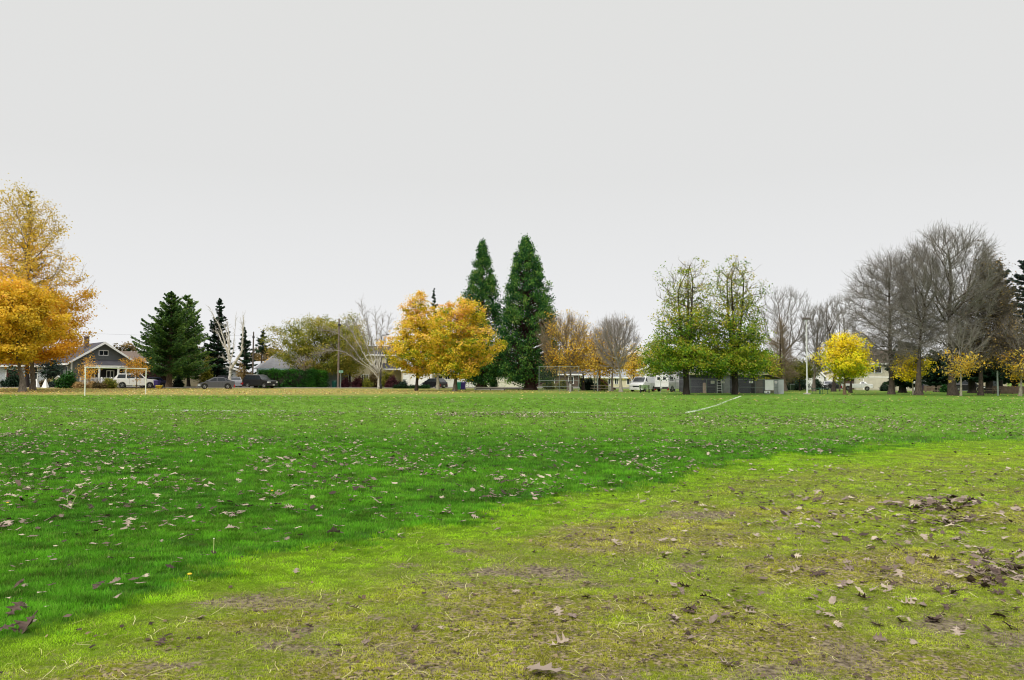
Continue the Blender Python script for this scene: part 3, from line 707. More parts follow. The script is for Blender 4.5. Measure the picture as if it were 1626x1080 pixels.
def conifer(name, label, px, Y, top, lft, rgt, bot, barkm, leaf, seed=1, rb=.25, levels=34, nb=9, droop=.35, dens=1.0, pw=.9, gap=.0, size=.13, group=None, tint=(.4, .12, .15), tipup=.25, irr=.25, lean=0):
    """spruce-like: whorls of drooping boughs carrying sprays of needles"""
    rng = np.random.default_rng(seed); bx = gx(px, Y); x0, z1 = W(lft, top, Y); x1 = W(rgt, top, Y)[0]; z0 = max(.4, W(px, bot, Y)[1])
    R_ = (x1 - x0) / 2; cx = (x0 + x1) / 2 - bx
    root = empty(name, (bx, Y, 0), 0, label, 'tree', group)
    m = 14; zz = np.linspace(-.15, z1 - .05, m); tr = np.stack([cx * np.clip(zz / z1, 0, 1) + lean * zz + np.cumsum(rng.normal(0, .02, m)), np.cumsum(rng.normal(0, .02, m)), zz], 1)
    rad = rb * (1 - np.linspace(0, 1, m)) ** .8 + .015; rad[0] *= 1.4
    BV = [tubes(tr[:-1], tr[1:], rad[:-1], rad[1:], 8)]
    LV = []; LT = []; P0, P1, RR = [], [], []
    for li_ in range(levels):
        u = (li_ + .5) / levels; z = z0 + (z1 - z0) * u ** .95
        ln0 = R_ * (1 - u) ** pw * 1.02 + .15
        for k in range(nb if u < .75 else max(4, nb - 3)):
            if rng.uniform() < gap: continue
            a = rng.uniform(0, 6.28); ln = ln0 * rng.uniform(1 - irr * 1.6, 1 + irr * .6)
            zs = z + rng.uniform(-.3, .3) * (z1 - z0) / levels * 2
            d = np.array([math.cos(a), math.sin(a), 0]); sd_ = np.array([-d[1], d[0], 0]); base_ = np.array([np.interp(zs, zz, tr[:, 0]), np.interp(zs, zz, tr[:, 1]), zs])
            tt_ = np.linspace(0, 1, 5); pts = base_ + d * (tt_[:, None] * ln); pts[:, 2] += -droop * ln * tt_ + tipup * ln * tt_ ** 2.4 + (u * .5) * ln * tt_
            P0.append(pts[:-1]); P1.append(pts[1:]); RR.append(np.linspace(.035, .008, 5) * (.5 + ln / 4))
            nq = int(dens * (14 + ln * 34)); t_ = rng.uniform(.08, 1, nq) ** .75
            c = np.stack([np.interp(t_, tt_, pts[:, j]) for j in range(3)], 1)
            lat = rng.normal(0, .17, nq) * ln * (1.15 - t_) + rng.normal(0, .05, nq)
            c += sd_ * lat[:, None]; c[:, 2] += -np.abs(lat) * .35 + rng.normal(0, .05, nq) - rng.uniform(0, .12, nq)
            Td = nrm(d * 1.0 + sd_ * (np.sign(lat) * .7)[:, None] + np.array([0, 0, -.25]) + rng.normal(size=(nq, 3)) * .25)
            Nn = nrm(np.cross(Td, rng.normal(size=(nq, 3)) + np.array([.0, 0, 0]))); B = np.cross(Nn, Td)
            s = (size * rng.uniform(.6, 1.4, nq))[:, None]
            V = np.stack([c - Td * s, c - B * s * .42, c + Td * s, c + B * s * .42], 1).reshape(-1, 3); LV.append(V)
            LT.append(np.clip(tint[0] + rng.normal(0, tint[1]) + rng.normal(0, tint[2], nq) + .18 * (t_ - .5), 0, 1))
    P0 = np.concatenate(P0); P1 = np.concatenate(P1); r0 = np.concatenate([r[:-1] for r in RR]); r1 = np.concatenate([r[1:] for r in RR])
    BV.append(tubes(P0, P1, r0, r1, 4)); V, Fq = join(BV); npmesh('trunk', V, [Fq], barkm, root, smooth=True)
    V = np.concatenate(LV); npmesh('crown', V, [np.arange(len(V)).reshape(-1, 4)], leaf, root, attrs=dict(tint=('FACE', np.concatenate(LT))))
    return root
def clumpcone(name, label, px, Y, top, lft, rgt, bot, barkm, leaf, seed, rb, ncl, per, spr, size, group=None):
    """giant sequoia: dense narrow cone of upswept foliage clumps, flared trunk"""
    rng = np.random.default_rng(seed); bx = gx(px, Y); x0, z1 = W(lft, top, Y); x1 = W(rgt, top, Y)[0]; z0 = W(px, bot, Y)[1]
    R_ = (x1 - x0) / 2; cx = (x0 + x1) / 2 - bx; root = empty(name, (bx, Y, 0), 0, label, 'tree', group)
    m = 20; zz = np.linspace(-.15, z1 - .3, m); tr = np.stack([cx * .8 * np.clip(zz / z1, 0, 1), 0 * zz, zz], 1)
    rad = rb * (1 - np.linspace(0, 1, m)) ** .9 + .02
    seg = [(np.array([0, 0, a]), np.array([0, 0, b_]), rb * r0, rb * r1) for a, b_, r0, r1 in ((-.15, .25, 2.0, 1.55), (.25, .8, 1.55, 1.2), (.8, 1.8, 1.2, 1.0))]
    BV = [tubes(tr[:-1], tr[1:], rad[:-1], rad[1:], 12)] + [tubes(a[None], b_[None], np.array([c]), np.array([d]), 14) for a, b_, c, d in seg]
    u = np.sort(rng.uniform(0, 1, ncl) ** 1.15)
    prof = lambda u: np.interp(u, [0, .10, .22, .42, .62, .8, .93, 1], [.70, .96, 1.0, .90, .70, .44, .20, .03])
    th = rng.uniform(0, 6.28, ncl); lo = 1 + .10 * np.sin(4 * th + u * 23) + .09 * np.sin(7 * th - u * 31) + rng.normal(0, .05, ncl)
    rr = R_ * prof(u) * lo * (rng.uniform(.55, 1, ncl) ** .6)
    tx = np.interp(z0 + (z1 - z0) * u, zz, tr[:, 0])
    C = np.stack([tx + rr * np.cos(th), rr * np.sin(th), z0 + (z1 - z0) * u], 1)
    C[:, 2] += rng.normal(0, .25, ncl)
    ax = np.stack([tx, 0 * tx, C[:, 2] - rr * .35 - .1], 1)
    BV.append(tubes(ax, C, .02 + .02 * rr, np.full(ncl, .015), 4)); V, Fq = join(BV); npmesh('trunk', V, [Fq], barkm, root, smooth=True)
    n = ncl * per; sc = np.repeat(rng.uniform(.65, 1.25, ncl) * (.55 + .45 * prof(u)), per)[:, None]
    c = np.repeat(C, per, 0) + rng.normal(size=(n, 3)) * spr * sc * [1, 1, .95]
    out_ = nrm(np.stack([c[:, 0] - np.repeat(tx, per), c[:, 1], np.full(n, .35 * R_)], 1))
    Td = nrm(out_ * .6 + np.array([0, 0, .55]) + rng.normal(size=(n, 3)) * .5); Nn = nrm(np.cross(Td, rng.normal(size=(n, 3)))); B = np.cross(Nn, Td)
    s = (size * rng.uniform(.6, 1.35, n))[:, None]
    V = np.stack([c - Td * s, c - B * s * .45, c + Td * s, c + B * s * .45], 1).reshape(-1, 3)
    tt = np.clip(.42 + np.repeat(rng.normal(0, .2, ncl), per) + rng.normal(0, .17, n), 0, 1)
    npmesh('crown', V, [np.arange(len(V)).reshape(-1, 4)], leaf, root, attrs=dict(tint=('FACE', tt)))
    return root
def shrub(name, label, px, Y, top, lft, rgt, leaf, seed, cat='shrub', n=220, per=26, spr=.14, size=.07, group=None, depth=None, boxy=False, z0=0, tint=(.5, .15, .15), barkm=None):
    rng = np.random.default_rng(seed); bx = gx((lft + rgt) / 2, Y); x0, z1 = W(lft, top, Y); x1 = W(rgt, top, Y)[0]; rx = (x1 - x0) / 2; ry = depth or max(.5, rx * .8)
    root = empty(name, (bx, Y, 0), 0, label, cat, group)
    if boxy:
        p = rng.uniform(-1, 1, (n, 3)); f = rng.integers(0, 3, n); p[np.arange(n), f] = np.sign(p[np.arange(n), f]) * rng.uniform(.85, 1, n)
        C = np.stack([p[:, 0] * rx, p[:, 1] * ry, z0 + (p[:, 2] * .5 + .5) * (z1 - z0) * (1 + .05 * np.sin(p[:, 0] * 9))], 1)
    else:
        d = nrm(rng.normal(size=(n, 3))); d[:, 2] = np.abs(d[:, 2]); r = rng.uniform(.35, 1, n) ** .6 * (1 + .18 * np.sin(5 * d[:, 0] + seed) + .15 * np.sin(9 * d[:, 2] + seed * 2 + 4 * d[:, 1]))
        C = np.stack([d[:, 0] * rx * r, d[:, 1] * ry * r, z0 + .1 + d[:, 2] * (z1 - z0 - .1) * r], 1)
    V, Fq, tt = leafcloud(rng, C, per, spr, size, np.array([0, 0, z0]), tint=tint, flat=.9)
    V[:, 2] = np.maximum(V[:, 2], .02)
    npmesh('foliage', V, [Fq], leaf, root, attrs=dict(tint=('FACE', tt)))
    m = max(6, n // 12); a = rng.integers(0, len(C), m); S = C[a] * [.35, .35, 0]; v, f = tubes(S, C[a] * .92, np.full(m, .03), np.full(m, .012), 4)
    if boxy:
        bx_ = MB(); bx_.box(-rx * .9, rx * .9, -ry * .8, ry * .8, z0, z0 + (z1 - z0) * .92); q = np.array(bx_.v); f = np.concatenate([f, np.array(bx_.f) + len(v)]); v = np.concatenate([v, q])
    npmesh('stems', v, [f], barkm or bk_dark, root)
    return root

bk_grey = bark('bark_grey', (72, 64, 56), (122, 112, 100)); bk_dark = bark('bark_dark', (34, 28, 25), (66, 56, 48)); bk_brown = bark('bark_brown', (78, 62, 46), (126, 106, 82))
bk_mid = bark('bark_umber', (48, 41, 36), (94, 82, 70)); bk_pale = bark('bark_pale', (112, 106, 92), (166, 160, 142)); bk_white = bark('bark_white', (128, 122, 112), (218, 214, 204), .3); bk_twig = bark('bark_twig', (100, 95, 88), (146, 140, 130), .2)
bk_twigr = bark('bark_twig_brown', (104, 90, 70), (150, 132, 106), .2); bk_moss = bark('bark_moss', (84, 78, 52), (124, 114, 84)); bk_seq = bark('bark_red', (44, 26, 22), (80, 50, 42))
bk_twl = bark('bark_twig_light', (112, 104, 98), (156, 148, 140), .2)
L_gold = leafmat('leaves_gold', [(140, 124, 30), (196, 166, 34), (238, 202, 52), (244, 196, 70), (226, 172, 84)])
L_yel = leafmat('leaves_yellow', [(140, 168, 30), (196, 204, 32), (242, 224, 40), (250, 232, 50), (244, 208, 46)])
L_maple = leafmat('leaves_maple', [(104, 134, 26), (176, 178, 36), (238, 206, 56), (246, 204, 76), (230, 182, 120)])
L_orange = leafmat('leaves_orange', [(168, 124, 30), (212, 156, 34), (236, 180, 44), (244, 200, 60), (224, 200, 120)])
L_rust = leafmat('leaves_rust', [(186, 132, 44), (222, 166, 54), (240, 194, 70), (226, 186, 104), (206, 168, 130)])
L_green = leafmat('leaves_green', [(46, 84, 22), (80, 122, 28), (124, 154, 34), (170, 178, 44), (190, 166, 66)])
L_olive = leafmat('leaves_olive', [(78, 94, 32), (120, 130, 42), (150, 152, 52), (182, 168, 66), (196, 172, 90)])
L_spruce = leafmat('needles_green', [(22, 50, 22), (44, 78, 32), (72, 108, 42), (106, 138, 54), (132, 150, 72)], .2)
L_fir = leafmat('needles_dark', [(12, 30, 18), (20, 44, 26), (30, 58, 36), (42, 74, 44), (60, 84, 52)], .2)
L_seq = leafmat('needles_sequoia', [(20, 56, 34), (38, 84, 42), (66, 116, 50), (108, 152, 62), (140, 160, 80)], .25)
L_cedar = leafmat('needles_blue', [(18, 34, 28), (30, 48, 40), (44, 64, 52), (60, 80, 60), (80, 90, 64)], .2)
L_pgold = leafmat('leaves_pale_gold', [(206, 144, 36), (228, 170, 40), (232, 190, 56), (222, 192, 76), (196, 176, 84)])
L_hedge = leafmat('leaves_hedge', [(12, 40, 12), (24, 68, 16), (40, 94, 20), (60, 118, 26), (80, 130, 30)], .2)
L_maroon = leafmat('leaves_maroon', [(40, 16, 24), (60, 24, 34), (84, 38, 46), (104, 60, 56), (96, 76, 50)], .2)
L_drab = leafmat('leaves_drab', [(60, 54, 34), (96, 84, 52), (130, 112, 66), (166, 136, 80), (180, 160, 110)], .3)
L_dry = leafmat('leaves_dry', [(140, 110, 66), (170, 140, 90), (196, 166, 110), (206, 180, 130), (180, 150, 96)], .3)
def Yb(px, py): return G(px, py)[1]
# ---- far left
tree('maple_tree', 'golden leafed maple with a thick trunk, nearest of the trees at the left edge', 37, Yb(37, 622.5), 440, -75, 92, 571, 'round', .29, 420, bk_grey, L_gold, per=58, spr=.36, lob=.34, lsize=.13, tint=(.42, .13, .13), zt=.25, seed=3, trunk_h=.15, shell=.45)
tree('tall_maple_tree', 'tall thinly leafed yellow tree with orange lower leaves standing behind the golden maple', 53, Yb(53, 619.5), 290, -66, 138, 573, 'pear', .25, 620, bk_grey, L_pgold, per=27, spr=.45, lsize=.12, tint=(.66, .12, .13), zt=.75, seed=5, trunk_h=.55, shell=.6, w=.25,
     twig=dict(n=1, len=1.1, up=.3, sub=1, r=.014, mat=bk_twigr), lfilter=lambda q, u, r: np.concatenate([np.nonzero(u < .44)[0], np.nonzero(u < .42)[0], np.nonzero((u < .42) & (q[:, 0] > 0))[0], np.nonzero((u >= .44) & (r.uniform(size=len(u)) < np.clip(.95 - .5 * q[:, 0], .4, 1)))[0]]))
conifer('fir_tree', 'slim dark fir showing through the tall yellow tree at the left edge', 44, 104, 300, 0, 98, 590, bk_dark, L_fir, seed=8, levels=30, nb=5, dens=.6, gap=.45, droop=.2, irr=.4, size=.2)
# ---- left conifers
conifer('spruce_tree', 'broad dark green spruce, largest evergreen left of the hatchback', 268, 107, 464, 208, 336, 590, bk_brown, L_spruce, seed=21, rb=.42, levels=32, nb=11, dens=2.0, pw=.86, droop=.30, irr=.38, size=.13, tint=(.42, .14, .16), tipup=.35)
conifer('cedar_tree', 'rounded green cedar leaning behind the big spruce on its right side', 300, 116, 470, 258, 338, 600, bk_dark, L_spruce, seed=22, levels=30, nb=10, dens=1.0, pw=.62, droop=.1, irr=.3, size=.15, tint=(.55, .14, .15))
conifer('fir_tree', 'dark narrow pointed fir behind the pruned white birch', 345, 118, 474, 326, 372, 596, bk_dark, L_fir, seed=23, levels=26, nb=8, dens=1.0, pw=.75, droop=.25, irr=.35, size=.18)
conifer('fir_tree', 'short dark fir between the birch and the utility pole', 388, 135, 520, 370, 408, 592, bk_dark, L_fir, seed=24, levels=16, nb=7, dens=.8, droop=.25, irr=.4, size=.2)
conifer('fir_tree', 'small wind bent dark fir right of the utility pole', 414, 150, 524, 402, 428, 560, bk_dark, L_fir, seed=25, levels=12, nb=6, dens=.6, droop=.1, irr=.5, size=.2, lean=.03)
conifer('fir_tree', 'dark spire of a fir rising between the two yellow maples', 689, 175, 458, 672, 706, 600, bk_dark, L_fir, seed=26, levels=26, nb=7, dens=.6, droop=.25, irr=.4, size=.25)
conifer('fir_tree', 'small pointed fir far behind the brown roof beside the bungalow', 204, 170, 552, 192, 216, 596, bk_dark, L_fir, seed=27, levels=14, nb=6, dens=.5, droop=.25, irr=.4, size=.25)
# small street trees at left
tree('young_tree', 'small orange leafed young tree in front of the white sport utility vehicle', 217, 97, 548, 197, 236, 596, 'egg', .07, 70, bk_brown, L_rust, per=16, spr=.28, lsize=.09, tint=(.3, .14, .15), seed=31, trunk_h=.2, flare=1.1, rtip=.01, twig=dict(n=1, len=.5, up=.4, sub=1, r=.008, mat=bk_twigr), lfilter=lambda q, u, r: u < .62)
tree('young_tree', 'small orange leafed young tree in front of the left corner of the bungalow porch', 143, 103, 560, 126, 158, 602, 'egg', .08, 80, bk_brown, L_rust, per=9, spr=.3, lsize=.09, tint=(.3, .14, .15), seed=32, trunk_h=.2, flare=1.1, rtip=.01, twig=dict(n=1, len=.5, up=.4, sub=1, r=.008, mat=bk_twigr))
tree('small_tree', 'small twisted evergreen tree between the white house and the grey bungalow', 86, 107, 568, 62, 100, 600, 'flat', .12, 90, bk_dark, L_cedar, per=30, spr=.3, lsize=.1, tint=(.5, .2, .15), seed=33, trunk_h=.3)
# white pruned birch
def limbtree(name, label, px, Y, limbs, rb, barkm, seed, twn=5, twl=.9, twm=None, forks=2, cat='tree'):
    """open tree whose limbs follow measured paths: list of [(px, py), ...] polylines plus radius"""
    rng = np.random.default_rng(seed); bx = gx(px, Y); root = empty(name, (bx, Y, 0), 0, label, cat); TB = []; TW = []
    for path, r0, dep in limbs:
        P = []
        for i, (a, b_) in enumerate(path):
            x, z = W(a, b_, Y); P.append([x - bx, dep * i / len(path), z])
        P = np.array(P); t0 = np.linspace(0, 1, len(P)); tt_ = np.linspace(0, 1, len(P) * 5); Q_ = np.stack([np.interp(tt_, t0, P[:, j]) for j in range(3)], 1)
        k_ = np.ones(5) / 5; 
        for j in range(3):
            pad = np.concatenate([[Q_[0, j]] * 2, Q_[:, j], [Q_[-1, j]] * 2]); Q_[:, j] = np.convolve(pad, k_, 'valid')
        Q_[0] = P[0]; Q_ += rng.normal(0, .025, Q_.shape) * (tt_[:, None] > .05)
        rr = r0 * (.58 if px > 500 else .85) * (1 - tt_ * .86); TB.append(tubes(Q_[:-1], Q_[1:] + (Q_[1:] - Q_[:-1]) * .08, rr[:-1], rr[1:], 8))
        i0 = np.repeat(np.arange(len(Q_))[len(Q_) // 3:], forks); S = Q_[i0]; dd = nrm(np.gradient(Q_, axis=0))[i0]; n = len(S)
        E = S; D = nrm(dd + rng.normal(size=(n, 3)) * .5 + [0, 0, .3]); ln = twl * rng.uniform(.5, 1.5, n)[:, None]
        for q in range(3):
            E2 = E + D * ln / 3; TW.append(tubes(E, E2, np.full(n, .022 - .006 * q), np.full(n, .016 - .005 * q), 4))
            S1 = np.repeat(E2, twn, 0); D1 = nrm(np.repeat(D, twn, 0) + rng.normal(size=(n * twn, 3)) * .55 + [0, 0, .12]); E1 = S1 + D1 * twl * .5 * rng.uniform(.4, 1.2, (n * twn, 1))
            TW.append(tubes(S1, E1, np.full(n * twn, .010), np.full(n * twn, .004), 3)); E = E2; D = nrm(D + rng.normal(size=(n, 3)) * .2)
    V, Fq = join(TB); npmesh('trunk', V, [Fq], barkm, root, smooth=True); V, Fq = join(TW); npmesh('twigs', V, [Fq], twm or barkm, root); return root
limbtree('birch_tree', 'pruned white birch with stubby pale limbs behind the grey hatchback', 365, Yb(365, 618), [
    ([(365, 619), (364, 600), (366, 585), (364, 570)], .33, .2), ([(364, 572), (361, 558), (352, 545), (345, 530), (339, 525)], .2, .6), ([(362, 560), (356, 540), (350, 518), (342, 505), (335, 490)], .15, -.5),
    ([(364, 570), (362, 545), (359, 528), (355, 514)], .2, .3), ([(364, 560), (365, 540), (363, 520), (362, 512)], .15, -.4), ([(365, 575), (370, 555), (370, 545)], .12, .5),
    ([(367, 585), (377, 570), (385, 558), (386, 538), (388, 515), (389, 500)], .24, -.5), ([(366, 578), (358, 570), (352, 568)], .1, .3), ([(371, 550), (373, 525), (374, 500)], .05, .3), ([(386, 540), (384, 520), (383, 512)], .08, .3)], .33, bk_white, 41, 2, .55, bk_white, 1)
limbtree('birch_tree', 'wide fan of white birch limbs beside the black lamp post', 602, Yb(602, 617.5), [
    ([(601, 618), (601, 600), (600, 590)], .30, .1), ([(600, 600), (588, 585), (570, 576), (553, 562), (536, 556), (518, 556), (505, 563)], .10, .8), ([(598, 592), (585, 580), (574, 573), (562, 553), (548, 538), (534, 527), (516, 526)], .10, -.8),
    ([(600, 590), (583, 572), (572, 552), (562, 535), (556, 522), (548, 517)], .15, .9), ([(600, 590), (590, 570), (583, 548), (575, 530), (566, 512)], .15, -.9), ([(600, 590), (596, 568), (592, 548), (586, 530), (580, 505)], .14, .5),
    ([(600, 592), (600, 568), (599, 545), (598, 525), (597, 500)], .15, -.5), ([(601, 590), (604, 570), (608, 550), (613, 530), (617, 505)], .13, .7), ([(601, 592), (609, 575), (616, 560), (626, 552), (635, 548)], .12, -.7), ([(600, 590), (594, 560), (588, 545), (577, 505), (573, 485)], .08, .2), ([(601, 590), (603, 560), (604, 530), (606, 508)], .1, 1)], .3, bk_white, 42, 3, 1.1, bk_twl, 2)
# olive spreading trees behind the hedge
tree('spreading_tree', 'wide flat topped olive green tree arching over the hedge', 497, 122, 502, 425, 600, 592, 'flat', .34, 300, bk_dark, L_olive, per=58, spr=.5, lsize=.12, tint=(.52, .14, .13), seed=51, trunk_h=.18, trunks=2, shell=.5, lob=.3, ry=5)
tree('spreading_tree', 'olive and brown leaved tree behind the wooden utility pole', 556, 128, 498, 520, 592, 596, 'round', .25, 170, bk_dark, L_olive, per=30, spr=.6, lsize=.13, tint=(.62, .16, .15), seed=52, trunk_h=.2, ry=4)
tree('young_tree', 'bare young tree with a thin pale trunk in front of the clipped hedge', 484, 118, 560, 462, 508, 590, 'vase', .10, 60, bk_pale, None, seed=53, trunk_h=.05, flare=1.2, twig=dict(n=3, len=.7, up=.5, sub=2, r=.009, mat=bk_twigr))
tree('small_tree', 'small round golden leafed tree at the left end of the hedge', 432, 128, 571, 420, 445, 596, 'round', .12, 60, bk_brown, L_orange, per=40, spr=.35, lsize=.12, tint=(.65, .1, .15), seed=54, trunk_h=.2)
# ---- the yellow maples
tree('maple_tree', 'left of the two big yellow maples, tall with a slim dark trunk', 661, Yb(661, 620.5), 463, 613, 722, 598, 'egg', .19, 420, bk_dark, L_maple, per=50, spr=.30, lob=.36, lsize=.115, tint=(.5, .17, .14), zt=.15, seed=61, trunk_h=.6, shell=.6, w=.3)
tree('maple_tree', 'right of the two big yellow maples, broad and round with green and orange patches', 722, Yb(722, 621.5), 470, 671, 789, 600, 'round', .24, 520, bk_grey, L_maple, per=50, spr=.30, lob=.34, lsize=.115, tint=(.45, .2, .14), zt=.35, seed=62, trunk_h=.35, shell=.52, w=.3)
tree('slim_tree', 'slim pale grey trunk between the two yellow maples', 695, Yb(695, 618.5), 500, 672, 716, 590, 'egg', .23, 110, bk_pale, L_maple, per=30, spr=.5, lsize=.14, tint=(.3, .14, .14), seed=63, trunk_h=.5)
# ---- sequoias
clumpcone('sequoia_tree', 'left of the two giant sequoias, slightly shorter dark green cone', 765, 112, 386, 731, 801, 606, bk_seq, L_seq, 71, .58, 640, 56, .34, .14)
clumpcone('sequoia_tree', 'right of the two giant sequoias, tallest tree in the picture with a flared trunk', 842, 110, 381, 785, 881, 604, bk_seq, L_seq, 72, .64, 950, 56, .36, .14)
# ---- thin orange group behind the backstop
TW = lambda **k: dict(dict(n=4, len=1.3, up=.45, sub=3, r=.013, mat=bk_twigr, rnd=.4), **k)
tree('park_tree', 'nearly bare broad tree leaning left over the backstop, with two grey trunks', 905, Yb(905, 620.5), 492, 846, 942, 590, 'vase', .24, 230, bk_grey, L_pgold, per=11, spr=.35, lsize=.11, tint=(.62, .12, .14), seed=81, trunk_h=.12, trunks=2, twig=TW(up=.6, len=1.5), lfilter=lambda q, u, r: (r.uniform(size=len(u)) < np.clip(1.2 - u * 1.1, .25, 1)) & (q[:, 0] > -.6))
tree('park_tree', 'orange leafed tree with a dark forked trunk right of the backstop', 926, Yb(926, 620), 505, 893, 955, 592, 'round', .22, 170, bk_dark, L_pgold, per=12, spr=.4, lsize=.12, tint=(.62, .14, .15), seed=82, trunk_h=.15, twig=TW(n=3), lfilter=lambda q, u, r: r.uniform(size=len(u)) < np.clip(1.2 - u * 1.2, .1, 1))
tree('park_tree', 'orange leafed low crowned tree behind the picnic table', 950, 102, 512, 915, 992, 596, 'round', .28, 210, bk_dark, L_pgold, per=14, spr=.45, lsize=.12, tint=(.6, .14, .15), seed=83, trunk_h=.12, twig=TW(n=3), lfilter=lambda q, u, r: r.uniform(size=len(u)) < np.clip(1.25 - u * 1.1, .12, 1))
tree('park_tree', 'thin orange leafed tree just left of the pale bare tree', 972, 100, 500, 945, 1000, 592, 'vase', .17, 150, bk_grey, L_pgold, per=9, spr=.4, lsize=.12, tint=(.7, .14, .15), seed=84, trunk_h=.15, twig=TW(n=3), lfilter=lambda q, u, r: r.uniform(size=len(u)) < np.clip(1.1 - u * 1.6, .05, 1))
tree('bare_tree', 'pale bare vase shaped tree with light brown trunk left of the white vans', 986, Yb(986, 622.5), 494, 938, 1018, 588, 'vase', .22, 260, bk_pale, None, seed=85, trunk_h=.15, rtip=.018, twig=TW(n=4, mat=bk_twl, up=.5))
tree('park_tree', 'small orange and yellow tree glimpsed right of the pale bare tree', 1004, 125, 545, 988, 1024, 600, 'round', .15, 80, bk_dark, L_pgold, per=18, spr=.5, lsize=.14, tint=(.7, .14, .15), seed=86, trunk_h=.2)
# ---- green pair by the park building
GL = lambda a, b_: (lambda q, u, r: np.concatenate([np.nonzero(r.uniform(size=len(u)) < np.interp(u, [0, .25, .45, .7, 1], [1, .95, .7, a, b_]))[0], np.nonzero(u < .2)[0]]))
tree('lime_tree', 'left of the two tall sparse green trees, at the left end of the dark building', 1090, Yb(1090, 626.5), 404, 1024, 1156, 590, 'bell', .27, 560, bk_dark, L_green, per=19, spr=.34, lsize=.115, tint=(.58, .16, .15), zt=.3, seed=91, trunk_h=.8, shell=.55, w=.22, trunks=3, forkz=2.0, up=.1, twig=dict(n=1, len=.9, up=.35, sub=1, r=.012, mat=bk_moss), lfilter=GL(.26, .16), rtip=.018)
tree('lime_tree', 'right of the two tall sparse green trees, trunk in front of the dark park building', 1167, Yb(1167, 626.5), 402, 1104, 1226, 592, 'bell', .24, 580, bk_dark, L_green, per=19, spr=.34, lsize=.115, tint=(.58, .16, .15), zt=.3, seed=92, trunk_h=.85, shell=.55, w=.22, trunks=3, forkz=2.4, up=.1, twig=dict(n=1, len=.9, up=.35, sub=1, r=.012, mat=bk_moss), lfilter=GL(.28, .16), rtip=.018)
tree('small_tree', 'small yellow green tree behind the white vans', 1036, 112, 535, 1014, 1062, 596, 'round', .16, 120, bk_dark, L_green, per=26, spr=.5, lsize=.13, tint=(.72, .14, .15), seed=93, trunk_h=.2)
tree('small_tree', 'low yellow green tree at the right end of the park building fence', 1222, 104, 560, 1200, 1243, 602, 'round', .14, 90, bk_dark, L_green, per=18, spr=.45, lsize=.12, tint=(.75, .14, .15), seed=94, trunk_h=.2)
# ---- bare trees right of the building
tree('bare_tree', 'large bare tree with open branches behind the tall white light pole', 1245, Yb(1245, 621), 452, 1198, 1300, 585, 'vase', .34, 330, bk_grey, None, seed=101, trunk_h=.2, twig=TW(n=3, mat=bk_twig, up=.45, len=1.3), w=.28)
tree('bare_tree', 'dense brown conical tree tangled with twigs inside the large bare tree', 1238, 106, 498, 1212, 1266, 606, 'cone', .24, 260, bk_dark, None, seed=102, trunk_h=.85, twig=TW(n=7, mat=bk_twigr, up=.1, len=1.0, rnd=.7))
tree('bare_tree', 'bare purplish tree with forked trunk just right of the white light pole', 1292, 112, 480, 1262, 1330, 592, 'vase', .28, 230, bk_grey, None, seed=103, trunk_h=.1, twig=TW(n=4, mat=bk_twig))
tree('bare_tree', 'bare tree with a dark forked trunk behind the bright yellow maple', 1323, 110, 466, 1284, 1368, 590, 'round', .30, 280, bk_dark, None, seed=104, trunk_h=.1, twig=TW(n=4, mat=bk_twig))
tree('spreading_tree', 'low dark olive shrubby tree beneath the large bare tree', 1270, 118, 572, 1236, 1302, 600, 'round', .15, 150, bk_dark, L_olive, per=30, spr=.5, lsize=.13, tint=(.25, .15, .15), seed=105, trunk_h=.2)
tree('maple_tree', 'bright yellow maple with green patches, roundest of the small trees at right', 1341, 86, 526, 1301, 1385, 600, 'round', .17, 330, bk_brown, L_yel, per=36, spr=.26, lob=.42, lsize=.10, tint=(.55, .2, .13), seed=111, trunk_h=.1, zt=.3, shell=.5, trunks=1)
tree('slim_tree', 'second dark forked trunk just behind the bright yellow maple', 1350, Yb(1350, 624), 560, 1332, 1372, 600, 'vase', .22, 60, bk_dark, L_yel, per=12, spr=.4, lsize=.12, tint=(.45, .15, .13), seed=112, trunk_h=.1)
TD = lambda **k: TW(**dict(dict(n=6, mat=bk_twig, up=-.4, up_top=.3, len=1.6, rnd=.6, r=.013, sub=3), **k))
tree('pin_oak_tree', 'big bare grey oak with drooping twigs, leftmost of the large bare trees at right', 1415, 89.5, 392, 1336, 1478, 580, 'round', .30, 680, bk_mid, None, seed=121, trunk_h=.85, twig=TD(), w=.2, rtip=.018)
tree('pin_oak_tree', 'bare oak with a stout trunk behind the small yellow tree', 1458, Yb(1458, 627.5), 372, 1398, 1520, 566, 'round', .34, 540, bk_mid, None, seed=122, trunk_h=.3, twig=TD(n=4, up=.1), w=.25, rtip=.02)
tree('bare_tree', 'tallest bare tree at right, upswept limbs from a very thick trunk', 1513, Yb(1513, 628), 352, 1425, 1585, 550, 'vase', .42, 640, bk_mid, None, seed=123, trunk_h=.25, twig=TW(n=5, mat=bk_twig, up=.3, len=1.5, rnd=.55), w=.3, rtip=.022)
tree('pin_oak_tree', 'dense conical bare oak, rightmost of the large bare trees', 1556, Yb(1556, 628), 388, 1508, 1622, 575, 'cone', .24, 660, bk_mid, L_drab, per=3, spr=.4, lsize=.12, tint=(.4, .15, .15), seed=124, trunk_h=.9, twig=TD(n=8, up=-.1, up_top=.25, mat=bk_grey), w=.2)
conifer('cedar_tree', 'tall dark cedar standing behind the dense conical bare oak', 1588, 104, 418, 1545, 1632, 590, bk_dark, L_cedar, seed=152, rb=.3, levels=26, nb=8, dens=.8, pw=.6, droop=.15, irr=.4, size=.2)
